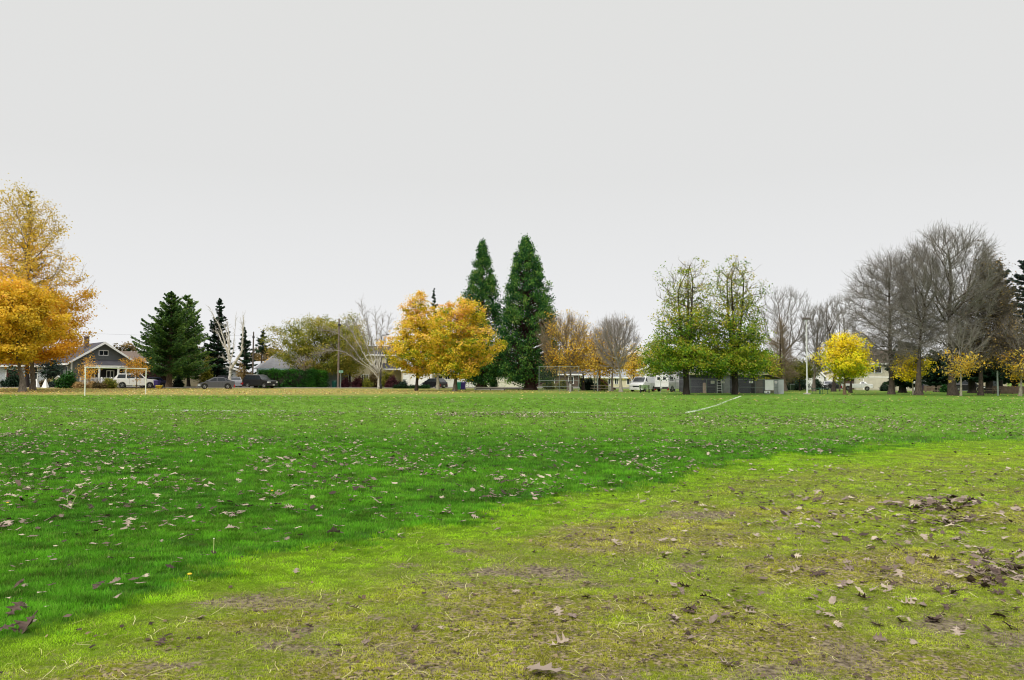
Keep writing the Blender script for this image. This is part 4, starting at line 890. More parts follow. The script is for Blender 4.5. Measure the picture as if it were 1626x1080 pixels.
for px, Y, tp, l, r_, bt, lbl, sd_ in [(1433, 103, 545, 1408, 1462, 612, 'dark evergreen with a black trunk between the two leftmost large oaks', 131), (1543, 104, 530, 1500, 1580, 604, 'dark evergreen with a black trunk left of the rear picnic table', 132), (1571, 100, 535, 1545, 1602, 604, 'dark evergreen with a thick black trunk beside the rear picnic table', 133), (1488, 112, 560, 1462, 1516, 609, 'low dark evergreen in front of the grey green house', 134), (1610, 116, 540, 1584, 1650, 606, 'dark evergreen behind the brown board fence at the right edge', 135)]:
    conifer('yew_tree', lbl, px, Y, tp, l, r_, bt, bk_dark, L_fir, seed=sd_, rb=.5, levels=16, nb=9, dens=1.1, pw=.45, droop=.15, irr=.3, size=.2)
LOW = lambda q, u, r: r.uniform(size=len(u)) < np.clip(1.25 - u * 2.6, 0, 1)
tree('young_tree', 'small bright yellow tree with a slender pale trunk between the oak trunks', 1450, Yb(1450, 627), 553, 1417, 1477, 603, 'round', .11, 130, bk_pale, L_yel, per=26, spr=.25, lob=.5, lsize=.10, tint=(.75, .12, .14), seed=141, trunk_h=.15, flare=1.2)
tree('young_tree', 'half bare tree with orange leaves in front of the thickest trunk', 1525, Yb(1525, 629), 500, 1478, 1572, 596, 'vase', .12, 200, bk_pale, L_pgold, per=13, spr=.3, lsize=.11, tint=(.65, .15, .15), seed=142, trunk_h=.3, flare=1.2, twig=TW(n=3, mat=bk_twig, len=.9, r=.009), lfilter=LOW, rtip=.012)
tree('young_tree', 'half bare tree with upswept pale limbs cut by the right edge', 1619, Yb(1619, 629), 495, 1562, 1680, 602, 'vase', .20, 260, bk_pale, L_pgold, per=16, spr=.32, lsize=.11, tint=(.66, .15, .15), seed=143, trunk_h=.12, flare=1.2, twig=TW(n=3, mat=bk_twl, len=1.0, r=.010), lfilter=LOW, rtip=.014)
conifer('cedar_tree', 'blue green cedar with layered boughs cut off by the right edge', 1650, 100, 400, 1598, 1700, 560, bk_dark, L_cedar, seed=151, rb=.4, levels=12, nb=9, dens=1.5, pw=.35, droop=.02, tipup=.05, irr=.2, size=.2)
# ---- hedges and shrubs
shrub('clipped_hedge', 'long clipped dark green hedge beside the black sport utility vehicle', 0, 118, 589.5, 414, 500, L_hedge, 161, 'hedge', n=1500, per=26, spr=.2, size=.085, boxy=True, depth=.9)
shrub('clipped_hedge', 'rounded right end section of the clipped hedge, brighter green', 0, 119, 591, 494, 517, L_hedge, 162, 'hedge', n=420, per=26, spr=.2, size=.085, boxy=True, depth=.8, tint=(.65, .15, .15))
for a in [('dark_shrub', 'dark maroon round shrub in front of the cream gabled house', 590 + 10, 560, 577, L_maroon, 121, 163), ('dark_shrub', 'dark maroon shrub beside the wooden utility pole', 601, 542, 554, L_maroon, 121, 164), ('dark_shrub', 'dark maroon shrub left of the cream garage', 598, 612, 634, L_maroon, 121, 165),
          ('green_shrub', 'loose green shrub right of the maroon round shrub', 603, 575, 590, L_olive, 121, 166), ('pale_shrub', 'pale yellow green shrub behind the white birch fan', 591, 586, 600, L_drab, 124, 167), ('pale_shrub', 'pale olive rounded shrub right of the black lamp post', 588, 605, 626, L_olive, 123, 168),
          ('green_shrub', 'large dark green shrub beside the bungalow corner', 593, 92, 121, L_hedge, 99, 169), ('green_shrub', 'dark green shrub in front of the white house with the dark red doorway', 597, 6, 34, L_fir, 100, 170), ('grass_clump', 'tan ornamental grass clump left of the picket fence', 608, 118, 134, L_dry, 99, 171),
          ('grass_clump', 'pale tan grass clump in front of the picket fence', 609, 138, 156, L_dry, 100, 172), ('green_shrub', 'brown green shrub touching the rear of the white sport utility vehicle', 603, 164, 184, L_olive, 99.5, 173), ('green_shrub', 'low drab brown shrub below the picket fence', 609, 150, 166, L_drab, 98, 174),
          ('green_shrub', 'grey green shrub in the garden by the birdhouse', 604, 66, 80, L_drab, 104, 175), ('green_shrub', 'low green shrub below the birdhouse', 607, 78, 94, L_cedar, 103, 176), ('dark_shrub', 'dark round shrub by the cream wall under the spruce', 601, 276, 291, L_fir, 112, 177),
          ('green_shrub', 'rusty green upright shrub beside the carport', 575, 317, 336, L_olive, 114, 178), ('drab_tree', 'thin drab shrub with few leaves right of the birch trunk', 576, 372, 392, L_dry, 124, 179), ('pale_shrub', 'pale drab shrub beside the utility pole', 590, 386, 402, L_drab, 124, 180),
          ('dark_shrub', 'large dark green rounded shrub beside the dark forked trunk', 600, 922, 944, L_fir, 110, 181), ('dark_shrub', 'low dark shrub behind the picnic table', 606, 944, 968, L_fir, 112, 182), ('green_shrub', 'small olive shrub beside the brown slide', 602, 952, 964, L_olive, 108, 183),
          ('green_shrub', 'small dark shrub by the pale garage door at right', 611, 1398, 1412, L_fir, 118, 184), ('green_shrub', 'bright green shrub in front of the grey green house', 614, 1494, 1508, L_hedge, 108, 185), ('dark_shrub', 'long dark shrub mass below the large bare tree', 600, 1240, 1282, L_fir, 124, 186), ('green_shrub', 'green yellow shrub in front of the low grey roofed house', 603, 1018, 1026, L_olive, 126, 187),
          ('dark_shrub', 'low dark bush in front of the white garage door', 606, 634, 646, L_fir, 121, 188), ('green_shrub', 'dull green shrub behind the backstop mesh', 604, 862, 882, L_olive, 116, 189), ('green_shrub', 'dull green shrub between the backstop and the two grey trunks', 604, 884, 902, L_olive, 118, 190),
          ('dark_shrub', 'dark shrub under the left giant sequoia', 596, 778, 790, L_hedge, 118, 191), ('dark_shrub', 'dark shrub beside the dark blue gable at right', 604, 1290, 1304, L_fir, 128, 192)]:
    ar = max(120, int((a[4] - a[3]) * 14)); shrub(a[0] if a[0] != 'drab_tree' else 'thin_shrub', a[1], 0, a[6], a[2], a[3], a[4], a[5], a[7], 'shrub', n=ar, per=16 if a[0] != 'drab_tree' else 5, spr=.16, size=.09)
shrub('low_hedge', 'low dark clipped hedge in front of the white garage', 0, 117, 614, 628, 680, L_hedge, 195, 'hedge', n=500, per=22, spr=.15, size=.08, boxy=True, depth=.5, tint=(.2, .12, .15))
# far-off trees that read as one mass
rgf = np.random.default_rng(77); Vs, Ts = [], []; Pn = []
for i in range(150):
    x = rgf.uniform(-230, 230); y = rgf.uniform(215, 290); h = rgf.uniform(6, 11) * (1.25 if -140 < x < -60 else 1); rr = rgf.uniform(2.5, 5)
    d = nrm(rgf.normal(size=(110, 3))) * rgf.uniform(.4, 1, (110, 1)) ** .5; c = np.stack([x + d[:, 0] * rr, y + d[:, 1] * rr, h * .55 + d[:, 2] * h * .42], 1)
    V, Fq, tt = leafcloud(rgf, c, 14, .55, .4, np.array([x, y, h * .4]), tint=(rgf.choice([.15, .4, .6]), .1, .1)); Vs.append(V); Ts.append(tt); Pn.append((x, y, h))
V = np.concatenate(Vs); wv = npmesh('distant_woods', V, [np.arange(len(V)).reshape(-1, 4)], L_drab, attrs=dict(tint=('FACE', np.concatenate(Ts)))); tag(wv, 'far off low band of brown and green trees behind the houses', kind='stuff')
# ================================================================== BUILDINGS
m_white = siding('siding_white', lin((230, 230, 228))); m_wtrim = basic('trim_white', lin((240, 240, 237)), .5, .06); m_blue = siding('siding_pale_blue', lin((186, 192, 204)))
m_grey = siding('siding_grey', lin((112, 116, 116))); m_cream = siding('siding_cream', lin((222, 212, 182))); m_beige = siding('siding_beige', lin((190, 184, 166))); m_ggrn = siding('siding_grey_green', lin((84, 92, 86)))
m_brown = siding('siding_brown', lin((92, 74, 64))); m_slate = siding('siding_slate', lin((72, 70, 82)), .2, .6); m_tanw = siding('wall_tan', lin((176, 166, 146)))
r_dark = siding('shingles_dark', lin((70, 68, 74)), .14, .95, var=.25); r_grey = siding('shingles_grey', lin((122, 122, 124)), .14, .95, var=.2); r_light = siding('shingles_pale', lin((176, 178, 182)), .14, .9); r_brn = siding('shingles_brown', lin((108, 94, 84)), .14, .95)
glass = basic('window_glass', (.02, .025, .03), .08, .2, 2); m_red = basic('paint_dark_red', lin((78, 24, 26)), .5); brick = basic('brick', lin((104, 90, 84)), .9, .3, 9); wood = siding('boards_brown', lin((96, 78, 66)), .14, .9, True, .3)
wood_g = siding('boards_grey_tan', lin((132, 118, 100)), .14, .9, True, .3); wood_r = siding('boards_red_brown', lin((72, 40, 36)), .2, .85, True, .3); m_dark = basic('interior_shade', (.012, .011, .012), .9)  # m_dark: near-black colour standing in for shade in openings, porch and carport
m_creamf = siding('boards_cream', lin((214, 212, 194)), .2, .7, True); m_teal = basic('fascia_blue', lin((150, 176, 188)), .5)
def window(root, x, z, w_, h, y=0, mull=True, mat=None, grid=False):
    f = MB(); t_ = .09
    f.box(x - w_ / 2 - t_, x + w_ / 2 + t_, y - .07, y - .005, z + h / 2, z + h / 2 + t_ * 1.2); f.box(x - w_ / 2 - t_, x + w_ / 2 + t_, y - .09, y - .005, z - h / 2 - t_, z - h / 2)
    f.box(x - w_ / 2 - t_, x - w_ / 2, y - .06, y - .005, z - h / 2, z + h / 2); f.box(x + w_ / 2, x + w_ / 2 + t_, y - .06, y - .005, z - h / 2, z + h / 2)
    if mull: f.box(x - .035, x + .035, y - .05, y - .02, z - h / 2, z + h / 2)
    if grid: f.box(x - w_ / 2, x + w_ / 2, y - .052, y - .022, z - .035, z + .035)
    fo = f.build('window', mat or m_wtrim, root)
    g = MB(); g.box(x - w_ / 2, x + w_ / 2, y - .022, y - .008, z - h / 2, z + h / 2); g.build('pane', glass, fo)
def house(name, label, px, Y, rz, w_, d, ez, rzg, wall, roof, axis='x', oh=.45, wins=(), trim=None, cat='house', doors=(), z0=0, rh=.18, chim=None, hip=0):
    """gabled (or hipped) house; local x along the front, front face at y = 0"""
    root = empty(name, (gx(px, Y), Y, z0), R(rz), label, cat); hw = w_ / 2; m = MB()
    if axis == 'x': m.prismx([(0, -.3), (d, -.3), (d, ez), (d / 2, rzg - .02), (0, ez)] if not hip else [(0, -.3), (d, -.3), (d, ez), (0, ez)], -hw, hw)
    else: m.prism([(-hw, -.3), (hw, -.3), (hw, ez), (0, rzg - .02), (-hw, ez)], 0, d)
    m.build('wall', wall, root); m = MB(); tr = MB()
    if hip:
        a = [(-hw - oh, -oh, ez), (hw + oh, -oh, ez), (hw + oh, d + oh, ez), (-hw - oh, d + oh, ez), (-hw + hip, d / 2, rzg), (hw - hip, d / 2, rzg)]
        m.add(a, [(0, 1, 5, 4), (1, 2, 5), (2, 3, 4, 5), (3, 0, 4), (3, 2, 1, 0)])
        tr.box(-hw - oh - .02, hw + oh + .02, -oh - .04, -oh, ez - .2, ez + .02)
    elif axis == 'x':
        sl = (rzg - ez) / (d / 2); e = ez - sl * oh
        m.prismx([(-oh, e + .03), (d / 2, rzg + .03), (d + oh, e + .03), (d + oh, e + rh), (d / 2, rzg + rh), (-oh, e + rh)], -hw - oh, hw + oh)
        tr.box(-hw - oh - .01, hw + oh + .01, -oh - .05, -oh - .002, e - .06, e + rh + .01)
        for sx in (-1, 1): x = sx * (hw + oh); tr.prismx([(-oh, e - .04), (d / 2, rzg - .06), (d + oh, e - .04), (d + oh, e + rh + .01), (d / 2, rzg + rh + .012), (-oh, e + rh + .01)], min(x, x + sx * .05), max(x, x + sx * .05))
    else:
        sl = (rzg - ez) / hw; e = ez - sl * oh
        m.prism([(-hw - oh, e + .03), (0, rzg + .03), (hw + oh, e + .03), (hw + oh, e + rh), (0, rzg + rh), (-hw - oh, e + rh)], -oh, d + oh)
        tr.prism([(-hw - oh - .03, e - .12), (0, rzg - .16), (hw + oh + .03, e - .12), (hw + oh + .03, e + rh + .01), (0, rzg + rh + .013), (-hw - oh - .03, e + rh + .01)], -oh - .06, -oh - .002)
        for sx in (-1, 1): x = sx * (hw + oh); tr.box(min(x, x + sx * .05), max(x, x + sx * .05), -oh, d + oh, e - .06, e + rh)
    ro = m.build('roof', roof, root); tr.build('trim', trim or m_wtrim, root)
    if chim:
        m = MB(); x, y, zb, zt_ = chim; m.box(x - .32, x + .32, y - .32, y + .32, zb, zt_); m.box(x - .38, x + .38, y - .38, y + .38, zt_, zt_ + .1); m.build('chimney', brick, ro)
    for a in wins: window(root, *a)
    for x, z, dw, dh, mt in doors:
        m = MB(); m.box(x - dw / 2, x + dw / 2, -.03, -.004, z - dh / 2, z + dh / 2)
        for k in range(3): zz = z - dh / 2 + dh * (k + .5) / 3; m.box(x - dw * .42, x + dw * .42, -.045, -.03, zz - dh * .12, zz + dh * .12)
        dd = m.build('door', mt, root)
        m = MB(); m.box(x - dw / 2 - .1, x + dw / 2 + .1, -.06, -.005, z + dh / 2, z + dh / 2 + .14); m.box(x - dw / 2 - .1, x - dw / 2, -.06, -.005, z - dh / 2, z + dh / 2); m.box(x + dw / 2, x + dw / 2 + .1, -.06, -.005, z - dh / 2, z + dh / 2); m.build('door_frame', m_wtrim, dd)
    return root
# 1 white ranch at the far left
h = house('ranch_house', 'pale blue white house with dark roof and a dark red doorway at the left edge', 0, 113, 28, 11.6, 8, 3.15, 5.1, m_blue, r_dark, wins=[(4.1, 2.05, .9, 1.9, 0, True, None, True)], doors=[(1.6, 1.25, 1.7, 2.4, m_red)], oh=.5)
m = MB(); m.box(.7, 1.7, 1.2, 2.0, 3.75, 3.95); m.v = [(x, y, z + (y - 1.2) * .45) for x, y, z in m.v]; m.build('skylight', m_wtrim, h)
# 2 craftsman bungalow
b2 = house('bungalow', 'grey craftsman bungalow with white gable trim, porch and brick chimney', 163, 117, 41, 8.6, 12, 3.7, 6.55, m_grey, r_dark, axis='y', oh=.7, wins=[(0, 5.05, 1.15, .62)], chim=(-1.2, 5.2, 5.0, 7.6))
m = MB(); m.prismx([(-1.7, 3.05), (.05, 3.95), (.05, 4.05), (-1.75, 3.2)], -2.9, 2.9); m.build('porch_roof', r_dark, b2)
m = MB(); m.box(-2.95, 2.95, -1.8, -1.72, 2.95, 3.16); m.build('porch_fascia', m_wtrim, b2)
m = MB(); m.box(-2.7, 2.7, -.02, -.006, .5, 2.9); m.build('porch_shade', m_dark, b2)  # flat near-black sheet on the wall: shade under the porch painted in
for x in (-2.75, -.9, 1.7, 2.75):
    m = MB(); m.box(x - .12, x + .12, -1.75, -1.5, .5, 2.96); m.build('porch_post', m_wtrim, b2)
m = MB(); m.box(-2.9, 2.9, -1.8, -.01, -.2, .5); m.build('porch_floor', conc, b2)
for x in (-4.2, 4.2):
    m = MB(); m.box(x - .1, x + .1, -.04, .06, 0, 3.6); m.build('corner_board', m_wtrim, b2)
window(b2, -1.6, 1.8, .9, 1.1, -.02); window(b2, 1.0, 1.8, .9, 1.1, -.02)
# left side wall windows (side faces local -x)
for y_, zc, ww, hh in ((2.2, 2.2, 1.0, 1.5), (6.8, 2.3, .9, 1.0)):
    m = MB(); m.box(-4.38, -4.305, y_ - ww / 2 - .1, y_ + ww / 2 + .1, zc - hh / 2 - .1, zc + hh / 2 + .1); o = m.build('window', m_wtrim, b2); m = MB(); m.box(-4.395, -4.385, y_ - ww / 2, y_ + ww / 2, zc - hh / 2, zc + hh / 2); m.build('pane', glass, o)
# picket fence
def run(name, label, pts, h_, mk, cat='fence'):
    root = empty(name, (pts[0][0], pts[0][1], 0), 0, label, cat); o0 = Vector((pts[0][0], pts[0][1], 0))
    for a, b_ in zip(pts[:-1], pts[1:]): mk(root, Vector((a[0], a[1], 0)) - o0, Vector((b_[0], b_[1], 0)) - o0, h_)
    return root
def obox(m, p, d, along0, along1, th0, th1, z0, z1):
    n_ = Vector((-d.y, d.x, 0)); q = [p + d * a + n_ * t_ for a, t_ in ((along0, th0), (along1, th0), (along1, th1), (along0, th1))]
    m.add([(v.x, v.y, z0) for v in q] + [(v.x, v.y, z1) for v in q], [(0, 3, 2, 1), (4, 5, 6, 7), (0, 1, 5, 4), (1, 2, 6, 5), (2, 3, 7, 6), (3, 0, 4, 7)])
def picket(root, a, b_, h_, mat=None, sp=.17, wd=.1, top=.05):
    d = (b_ - a); ln = d.length; d.normalize(); m = MB(); i = 0
    while i * sp < ln: obox(m, a, d, i * sp, i * sp + wd, -.012, .012, .05, h_ - (top * (i % 2)) * .6 + .02 * math.sin(i * 1.7)); i += 1
    m.build('panel', mat or m_wtrim, root); m = MB(); obox(m, a, d, 0, ln, .014, .05, .25, .33); obox(m, a, d, 0, ln, .014, .05, h_ - .25, h_ - .17); m.build('rail', mat or m_wtrim, root)
    k = 0
    while k < ln + .1: m = MB(); obox(m, a, d, k - .05, k + .05, .052, .14, -.1, h_ + .03); m.build('post', mat or m_wtrim, root); k += 2.4
run('picket_fence', 'white picket fence in front of the bungalow porch', [(gx(128, 103), 103), (gx(188, 107), 107)], 1.42, lambda r, a, b_, h_: picket(r, a, b_, h_))
# 3 brown roofed house behind
house('low_house', 'low house with a weathered brown roof partly hidden by the spruce', 222, 140, 25, 9, 8, 4.2, 6.0, m_tanw, r_brn)
run('board_fence', 'tall red brown board fence with thin metal posts beside the spruce trunk', [(gx(228, 111), 111), (gx(268, 114), 114)], 2.3, lambda r, a, b_, h_: picket(r, a, b_, h_, wood_r, .16, .15, .0))
m_steel = basic('galvanised_steel', (.26, .31, .28), .5, .15, 4, metal=.4); m_polew = basic('pole_white', lin((206, 208, 206)), .5, .1)
# 4 cream house with carport
h = house('cream_house', 'cream walled house with a white edged carport roof behind the spruce', 290, 121, 24, 6.2, 8, 3.0, 4.4, m_tanw, r_grey, oh=.4, wins=[(-1.2, 1.9, 1.0, .9)])
m = MB(); m.prism([(3.3, 3.55), (6.0, 2.85), (6.0, 2.98), (3.3, 3.72)], -1.6, 6); m.build('carport_roof', m_wtrim, h)
m = MB(); m.box(4.55, 4.75, -1.2, -1.0, 0, 3.1); m.build('carport_post', m_wtrim, h); m = MB(); m.box(3.15, 6.0, 2.2, 2.4, 0, 2.8); m.build('carport_back', m_dark, h)  # back wall coloured near-black as the shade inside the carport
m = MB(); m.box(3.12, 3.2, -.2, .1, 0, 3.2); m.build('corner_board', m_wtrim, h)
# 5 grey shed
house('grey_shed', 'pale grey clapboard shed with a low gable behind the hatchback', 350, 128, 22, 5.2, 5, 2.7, 3.6, siding('siding_pale_grey', lin((160, 164, 168))), r_grey, axis='y', oh=.3, wins=[(.6, 1.5, 1.4, .7)])
# 6 long pale roof
house('long_building', 'long low building with a broad pale grey roof behind the utility pole', 398, 150, 22, 13.5, 13, 2.2, 4.6, m_tanw, r_light, oh=.3)
run('lattice_fence', 'low tan board fence in front of the pale roofed building', [(gx(368, 138), 138), (gx(420, 142), 142)], 1.7, lambda r, a, b_, h_: picket(r, a, b_, h_, wood_g))
# 7 behind the hedge
house('hip_roofed_house', 'blue grey house with a broad grey hip roof behind the hedge', 484, 127, 22, 13.5, 11, 2.95, 6.0, siding('siding_blue_grey', lin((150, 164, 172))), r_grey, hip=3.2, trim=m_teal, wins=[(-3, 2.0, 1.8, .9), (-.4, 2.0, 1.8, .9), (2.4, 1.8, .7, 1.4)], oh=.6)
# 8 cream gable
h = house('gabled_house', 'cream gabled house with two dark windows behind the maroon shrub', 572, 133, 22, 6.4, 8, 2.9, 4.9, m_cream, r_grey, axis='y', oh=.25, wins=[(.5, 1.65, .55, .75), (1.1, 1.65, .45, .75), (-2.0, 1.4, .8, 1.0), (-3.0, 2.0, .3, .5)])
m = MB(); m.box(-3.2, 3.2, -.035, -.004, -.2, .8); m.build('foundation', basic('foundation_grey', lin((104, 100, 100)), .9), h)
# 9 two storey
h = house('two_storey_house', 'cream two storey house with dark grey roof behind the white birch', 612, 136, 15, 6.3, 8, 5.6, 7.1, m_cream, r_dark, oh=.4, wins=[(.9, 4.35, 1.6, 1.2), (-1.6, 4.2, .5, .8), (-2.2, 2.0, .5, 1.0)])
m = MB(); m.prismx([(-2.4, 3.0), (-.02, 4.0), (-.02, 4.15), (-2.5, 3.15)], -.6, 3.6); m.build('porch_roof', r_dark, h)
m = MB(); m.box(-.62, 3.62, -2.56, -2.51, 2.92, 3.17); m.build('porch_fascia', m_wtrim, h)
h = house('garage', 'cream garage with two white paneled doors behind the left yellow maple', 663, 132, 12, 5.0, 7, 2.75, 3.3, m_cream, r_grey, oh=.25, doors=[(-1.9, 1.15, .95, 2.2, m_wtrim), (.55, 1.2, 3.4, 2.3, m_wtrim)], cat='garage')
m = MB()
for k in range(6): m.box(-.98 + k * .53, -.64 + k * .53, -.06, -.047, 1.95, 2.13)
m.build('door_lights', glass, h)
# 10 white house
h = house('white_house', 'white house with blue grey roof behind the black hatchback', 716, 139, 10, 8.6, 7, 2.35, 3.7, m_white, siding('shingles_blue_grey', lin((136, 140, 156)), .14, .95), wins=[(-2.2, 1.55, 1.2, .8), (3.3, 1.5, .6, .8), (-.6, 1.7, .8, .6)])
run('board_fence', 'cream vertical board fence behind the sequoia trunks', [(gx(752, 141), 141), (gx(858, 143), 143)], 1.95, lambda r, a, b_, h_: picket(r, a, b_, h_, m_creamf, .2, .18, .02))
# 12 brown house behind the backstop
house('brown_house', 'dark brown house with white framed windows seen through the backstop', 884, 142, 4, 8.5, 7, 2.5, 4.0, m_brown, r_dark, wins=[(-.9, 1.35, .9, 1.2), (2.6, 1.35, .9, 1.2), (-3.2, 1.5, 1.0, .7)])
# 13 low white house
house('low_house', 'long low cream house with a grey roof behind the orange leafed trees', 985, 158, -3, 14.5, 8, 2.0, 3.5, m_cream, siding('shingles_mid_grey', lin((142, 146, 150)), .14, .95), wins=[(-4.2, 1.15, .8, 1.0), (-2.0, 1.15, .8, 1.0), (-.8, 1.15, .6, 1.0), (1.8, 1.15, .9, 1.1), (4.7, 1.1, .6, 1.2)])
# 14 white gable
house('white_house', 'tall white gabled house behind the two white vans', 1047, 140, -6, 9.4, 9, 2.9, 4.4, m_white, r_grey, axis='y', oh=.3, wins=[(3.5, 2.3, .5, .8), (-2.2, 1.5, .8, 1)])
# park building
pb = house('park_building', 'dark slate park restroom building with a cream band and grey hip roof', 1155, 91.5, -1, 8.7, 6.5, 2.35, 4.1, m_slate, r_grey, hip=3.2, oh=.35, trim=siding('band_cream', lin((196, 186, 150))), cat='park building')
m = MB(); m.box(-4.37, 3.3, -.03, -.004, 2.08, 2.32); m.build('band', basic('cream_band', lin((196, 186, 150)), .6), pb)
m = MB(); m.box(-1.32, -.55, -.02, -.005, 0, 2.05); m.build('doorway', m_dark, pb)  # flat panel on the wall, unlit inside of the doorway put into its colour
m = MB(); m.box(-.5, .28, -.05, -.006, 0, 2.05); m.build('door', basic('door_grey', lin((128, 130, 130)), .5), pb)
m = MB(); m.box(3.28, 4.1, -.04, -.006, .02, 2.0); m.build('side_panel', basic('panel_taupe', lin((104, 98, 92)), .7), pb)
m = MB(); m.box(2.75, 3.27, -.12, -.006, .0, 2.3); m.build('pillar', basic('pillar_black', lin((28, 24, 30)), .7), pb)
lad = empty('ladder', (gx(1142.5, 90.8), 90.8, 0), 0, 'white step ladder standing in the dark doorway of the park building', 'ladder')
m = MB(); m.tube((-.28, 0, 0), (-.24, .15, 1.6), .03); m.build('rail', m_polew, lad); m = MB(); m.tube((.28, 0, 0), (.24, .15, 1.6), .03); m.build('rail', m_polew, lad)
for k in range(5): m = MB(); z = .25 + k * .3; m.box(-.26, .26, -.05 + z * .09, .12 + z * .09, z, z + .05); m.build('rung', m_polew, lad)
pk = empty('plank', (gx(1120.5, 90.7), 90.7, 0), 0, 'weathered tan board leaning against the wall of the park building', 'board')
m = MB(); m.add([(-.42, -.35, 0), (-.05, -.35, 0), (.12, .3, 1.1), (.1, .35, 1.18), (-.2, .35, 1.2), (-.26, .3, 1.1), (-.42, -.31, 0), (-.05, -.31, 0), (.12, .34, 1.1), (.1, .39, 1.18), (-.2, .39, 1.2), (-.26, .34, 1.1)], [(0, 1, 2, 3, 4, 5), (11, 10, 9, 8, 7, 6)] + [(i, (i + 1) % 6, (i + 1) % 6 + 6, i + 6) for i in range(6)]); m.build('board', wood_g, pk)
# chain link
cl, t = new_mat('chain_link'); out = N(t, 'ShaderNodeOutputMaterial'); b = N(t, 'ShaderNodeBsdfPrincipled'); b.inputs['Base Color'].default_value = (.3, .31, .3, 1); b.inputs['Metallic'].default_value = .5; b.inputs['Roughness'].default_value = .4; L(t, b.outputs[0], out.inputs[0])
def mesh_panel(m, x0, x1, z0, z1, sp=.11, r=.0016, y=0):
    w_, h_ = x1 - x0, z1 - z0; k = -h_
    while k < w_:
        for s in (1, -1):
            a0, a1 = max(k, 0), min(k + h_, w_)
            if a1 - a0 > .02:
                za, zb = (z0 + a0 - k, z0 + a1 - k) if s > 0 else (z1 - (a0 - k), z1 - (a1 - k))
                yy = y + .003 * s; dx, dz = .7071 * r, -.7071 * r * s
                m.add([(x0 + a0 - dx, yy, za - dz), (x0 + a0 + dx, yy, za + dz), (x0 + a1 + dx, yy, zb + dz), (x0 + a1 - dx, yy, zb - dz)], [(0, 1, 2, 3)])
        k += sp
def clfence(name, label, x0, x1, Y, h_, posts, mids, mname='mesh', sp=.11, cat='fence'):
    root = empty(name, ((x0 + x1) / 2, Y, 0), 0, label, cat); c = (x0 + x1) / 2
    for p in posts: m = MB(); m.tube((p - c, 0, -.1), (p - c, 0, h_ + .03), .028); m.build('post', m_steel, root)
    for z in [h_] + mids: m = MB(); m.tube((x0 - c, -.001, z), (x1 - c, -.001, z), .018); m.build('rail', m_steel, root)
    m = MB(); mesh_panel(m, x0 - c, x1 - c, .04, h_, sp, y=.04); m.build(mname, cl, root); return root
FY = 87.8
clfence('chain_link_fence', 'galvanised chain link fence in front of the dark park building', gx(1094, FY), gx(1236, FY), FY, 1.62, [gx(p, FY) for p in (1097, 1122, 1137, 1147, 1172, 1199, 1213, 1235)], [.74])
clfence('chain_link_fence', 'chain link fence in front of the white ladder van', gx(1048, FY + .3), gx(1091, FY + .3), FY + .3, 1.55, [gx(p, FY) for p in (1050, 1073, 1089)], [.72])
def board(name, label, px, Y, z, w_, h_, mat, cat='sign', th=.02, txt=None):
    r = empty(name, (gx(px, Y), Y, 0), 0, label, cat); m = MB(); m.box(-w_ / 2, w_ / 2, -th, 0, z - h_ / 2, z + h_ / 2); m.build('panel', mat, r)
    m = MB()
    for k in range(3): m.box(-w_ * .38, w_ * (.3 + .05 * k), -th - .004, -th - .001, z + h_ * (.22 - .22 * k), z + h_ * (.30 - .22 * k))
    if txt: m.build('lettering', txt, r)
    return r
ink = basic('sign_ink', lin((150, 90, 100)), .6)
board('notice_sign', 'white notice sign on the fence left of the dark doorway', 1131.5, FY - .06, 1.28, .42, .32, m_wtrim, txt=ink); board('notice_sign', 'white notice sign on the fence right above the ladder', 1147.5, FY - .06, 1.3, .42, .26, m_wtrim, txt=ink)
board('notice_sign', 'wide white notice sign on the fence left of the taupe panel', 1192.5, FY - .06, 1.32, .45, .24, m_wtrim, txt=ink); board('notice_sign', 'small white notice sign near the right end of the fence', 1232, FY - .06, 1.3, .28, .22, m_wtrim, txt=ink)
board('white_board', 'large plain white board mounted at the right end of the fence', 1221.5, FY - .08, .98, .95, 1.12, m_wtrim, 'board')
r = empty('metal_cabinet', (gx(1239, FY), FY, 0), 0, 'tall pale ribbed metal enclosure at the right end of the fence', 'enclosure')
m = MB(); m.box(-.3, .3, -.25, 1.2, 0, 1.58); m.build('body', siding('ribbed_metal', lin((176, 180, 182)), .1, .4, True), r); m = MB(); m.box(-.33, .33, -.28, 1.23, 1.583, 1.64); m.build('lid', m_steel, r)
r = empty('utility_box', (gx(1219, FY - .5), FY - .5, 0), 0, 'small white box standing below the large white board', 'box')
m = MB(); m.box(-.35, .22, -.2, .2, .08, .34); m.build('body', m_wtrim, r, bevel=.02); m = MB(); m.box(-.12, .04, -.215, -.201, .14, .27); m.build('vent', m_dark, r); m = MB(); m.box(-.3, .15, -.15, .15, 0, .08); m.build('foot', m_steel, r)
r = empty('shelter', (gx(1226, 93.5), 93.5, 0), 0, 'low lean to shelter with brown shingles behind the right end of the fence', 'shelter')
m = MB(); m.prism([(-1.1, 2.35), (1.3, 1.65), (1.3, 1.75), (-1.1, 2.45)], 0, 3); m.build('roof', r_brn, r)
for x in (-1.0, 1.15): m = MB(); m.box(x - .07, x + .07, .1, .25, 0, 2.3 if x < 0 else 1.68); m.build('post', wood, r)
m = MB(); m.box(-1, 1.1, 2.5, 2.6, 0, 1.6); m.build('back_wall', m_tanw, r)
# backstop
BY = 93
bs = clfence('backstop', 'tall chain link baseball backstop with three posts', gx(855, BY), gx(920, BY), BY, 3.02, [gx(p, BY) for p in (856, 888, 919)], [1.35, .62], sp=.13, cat='backstop')
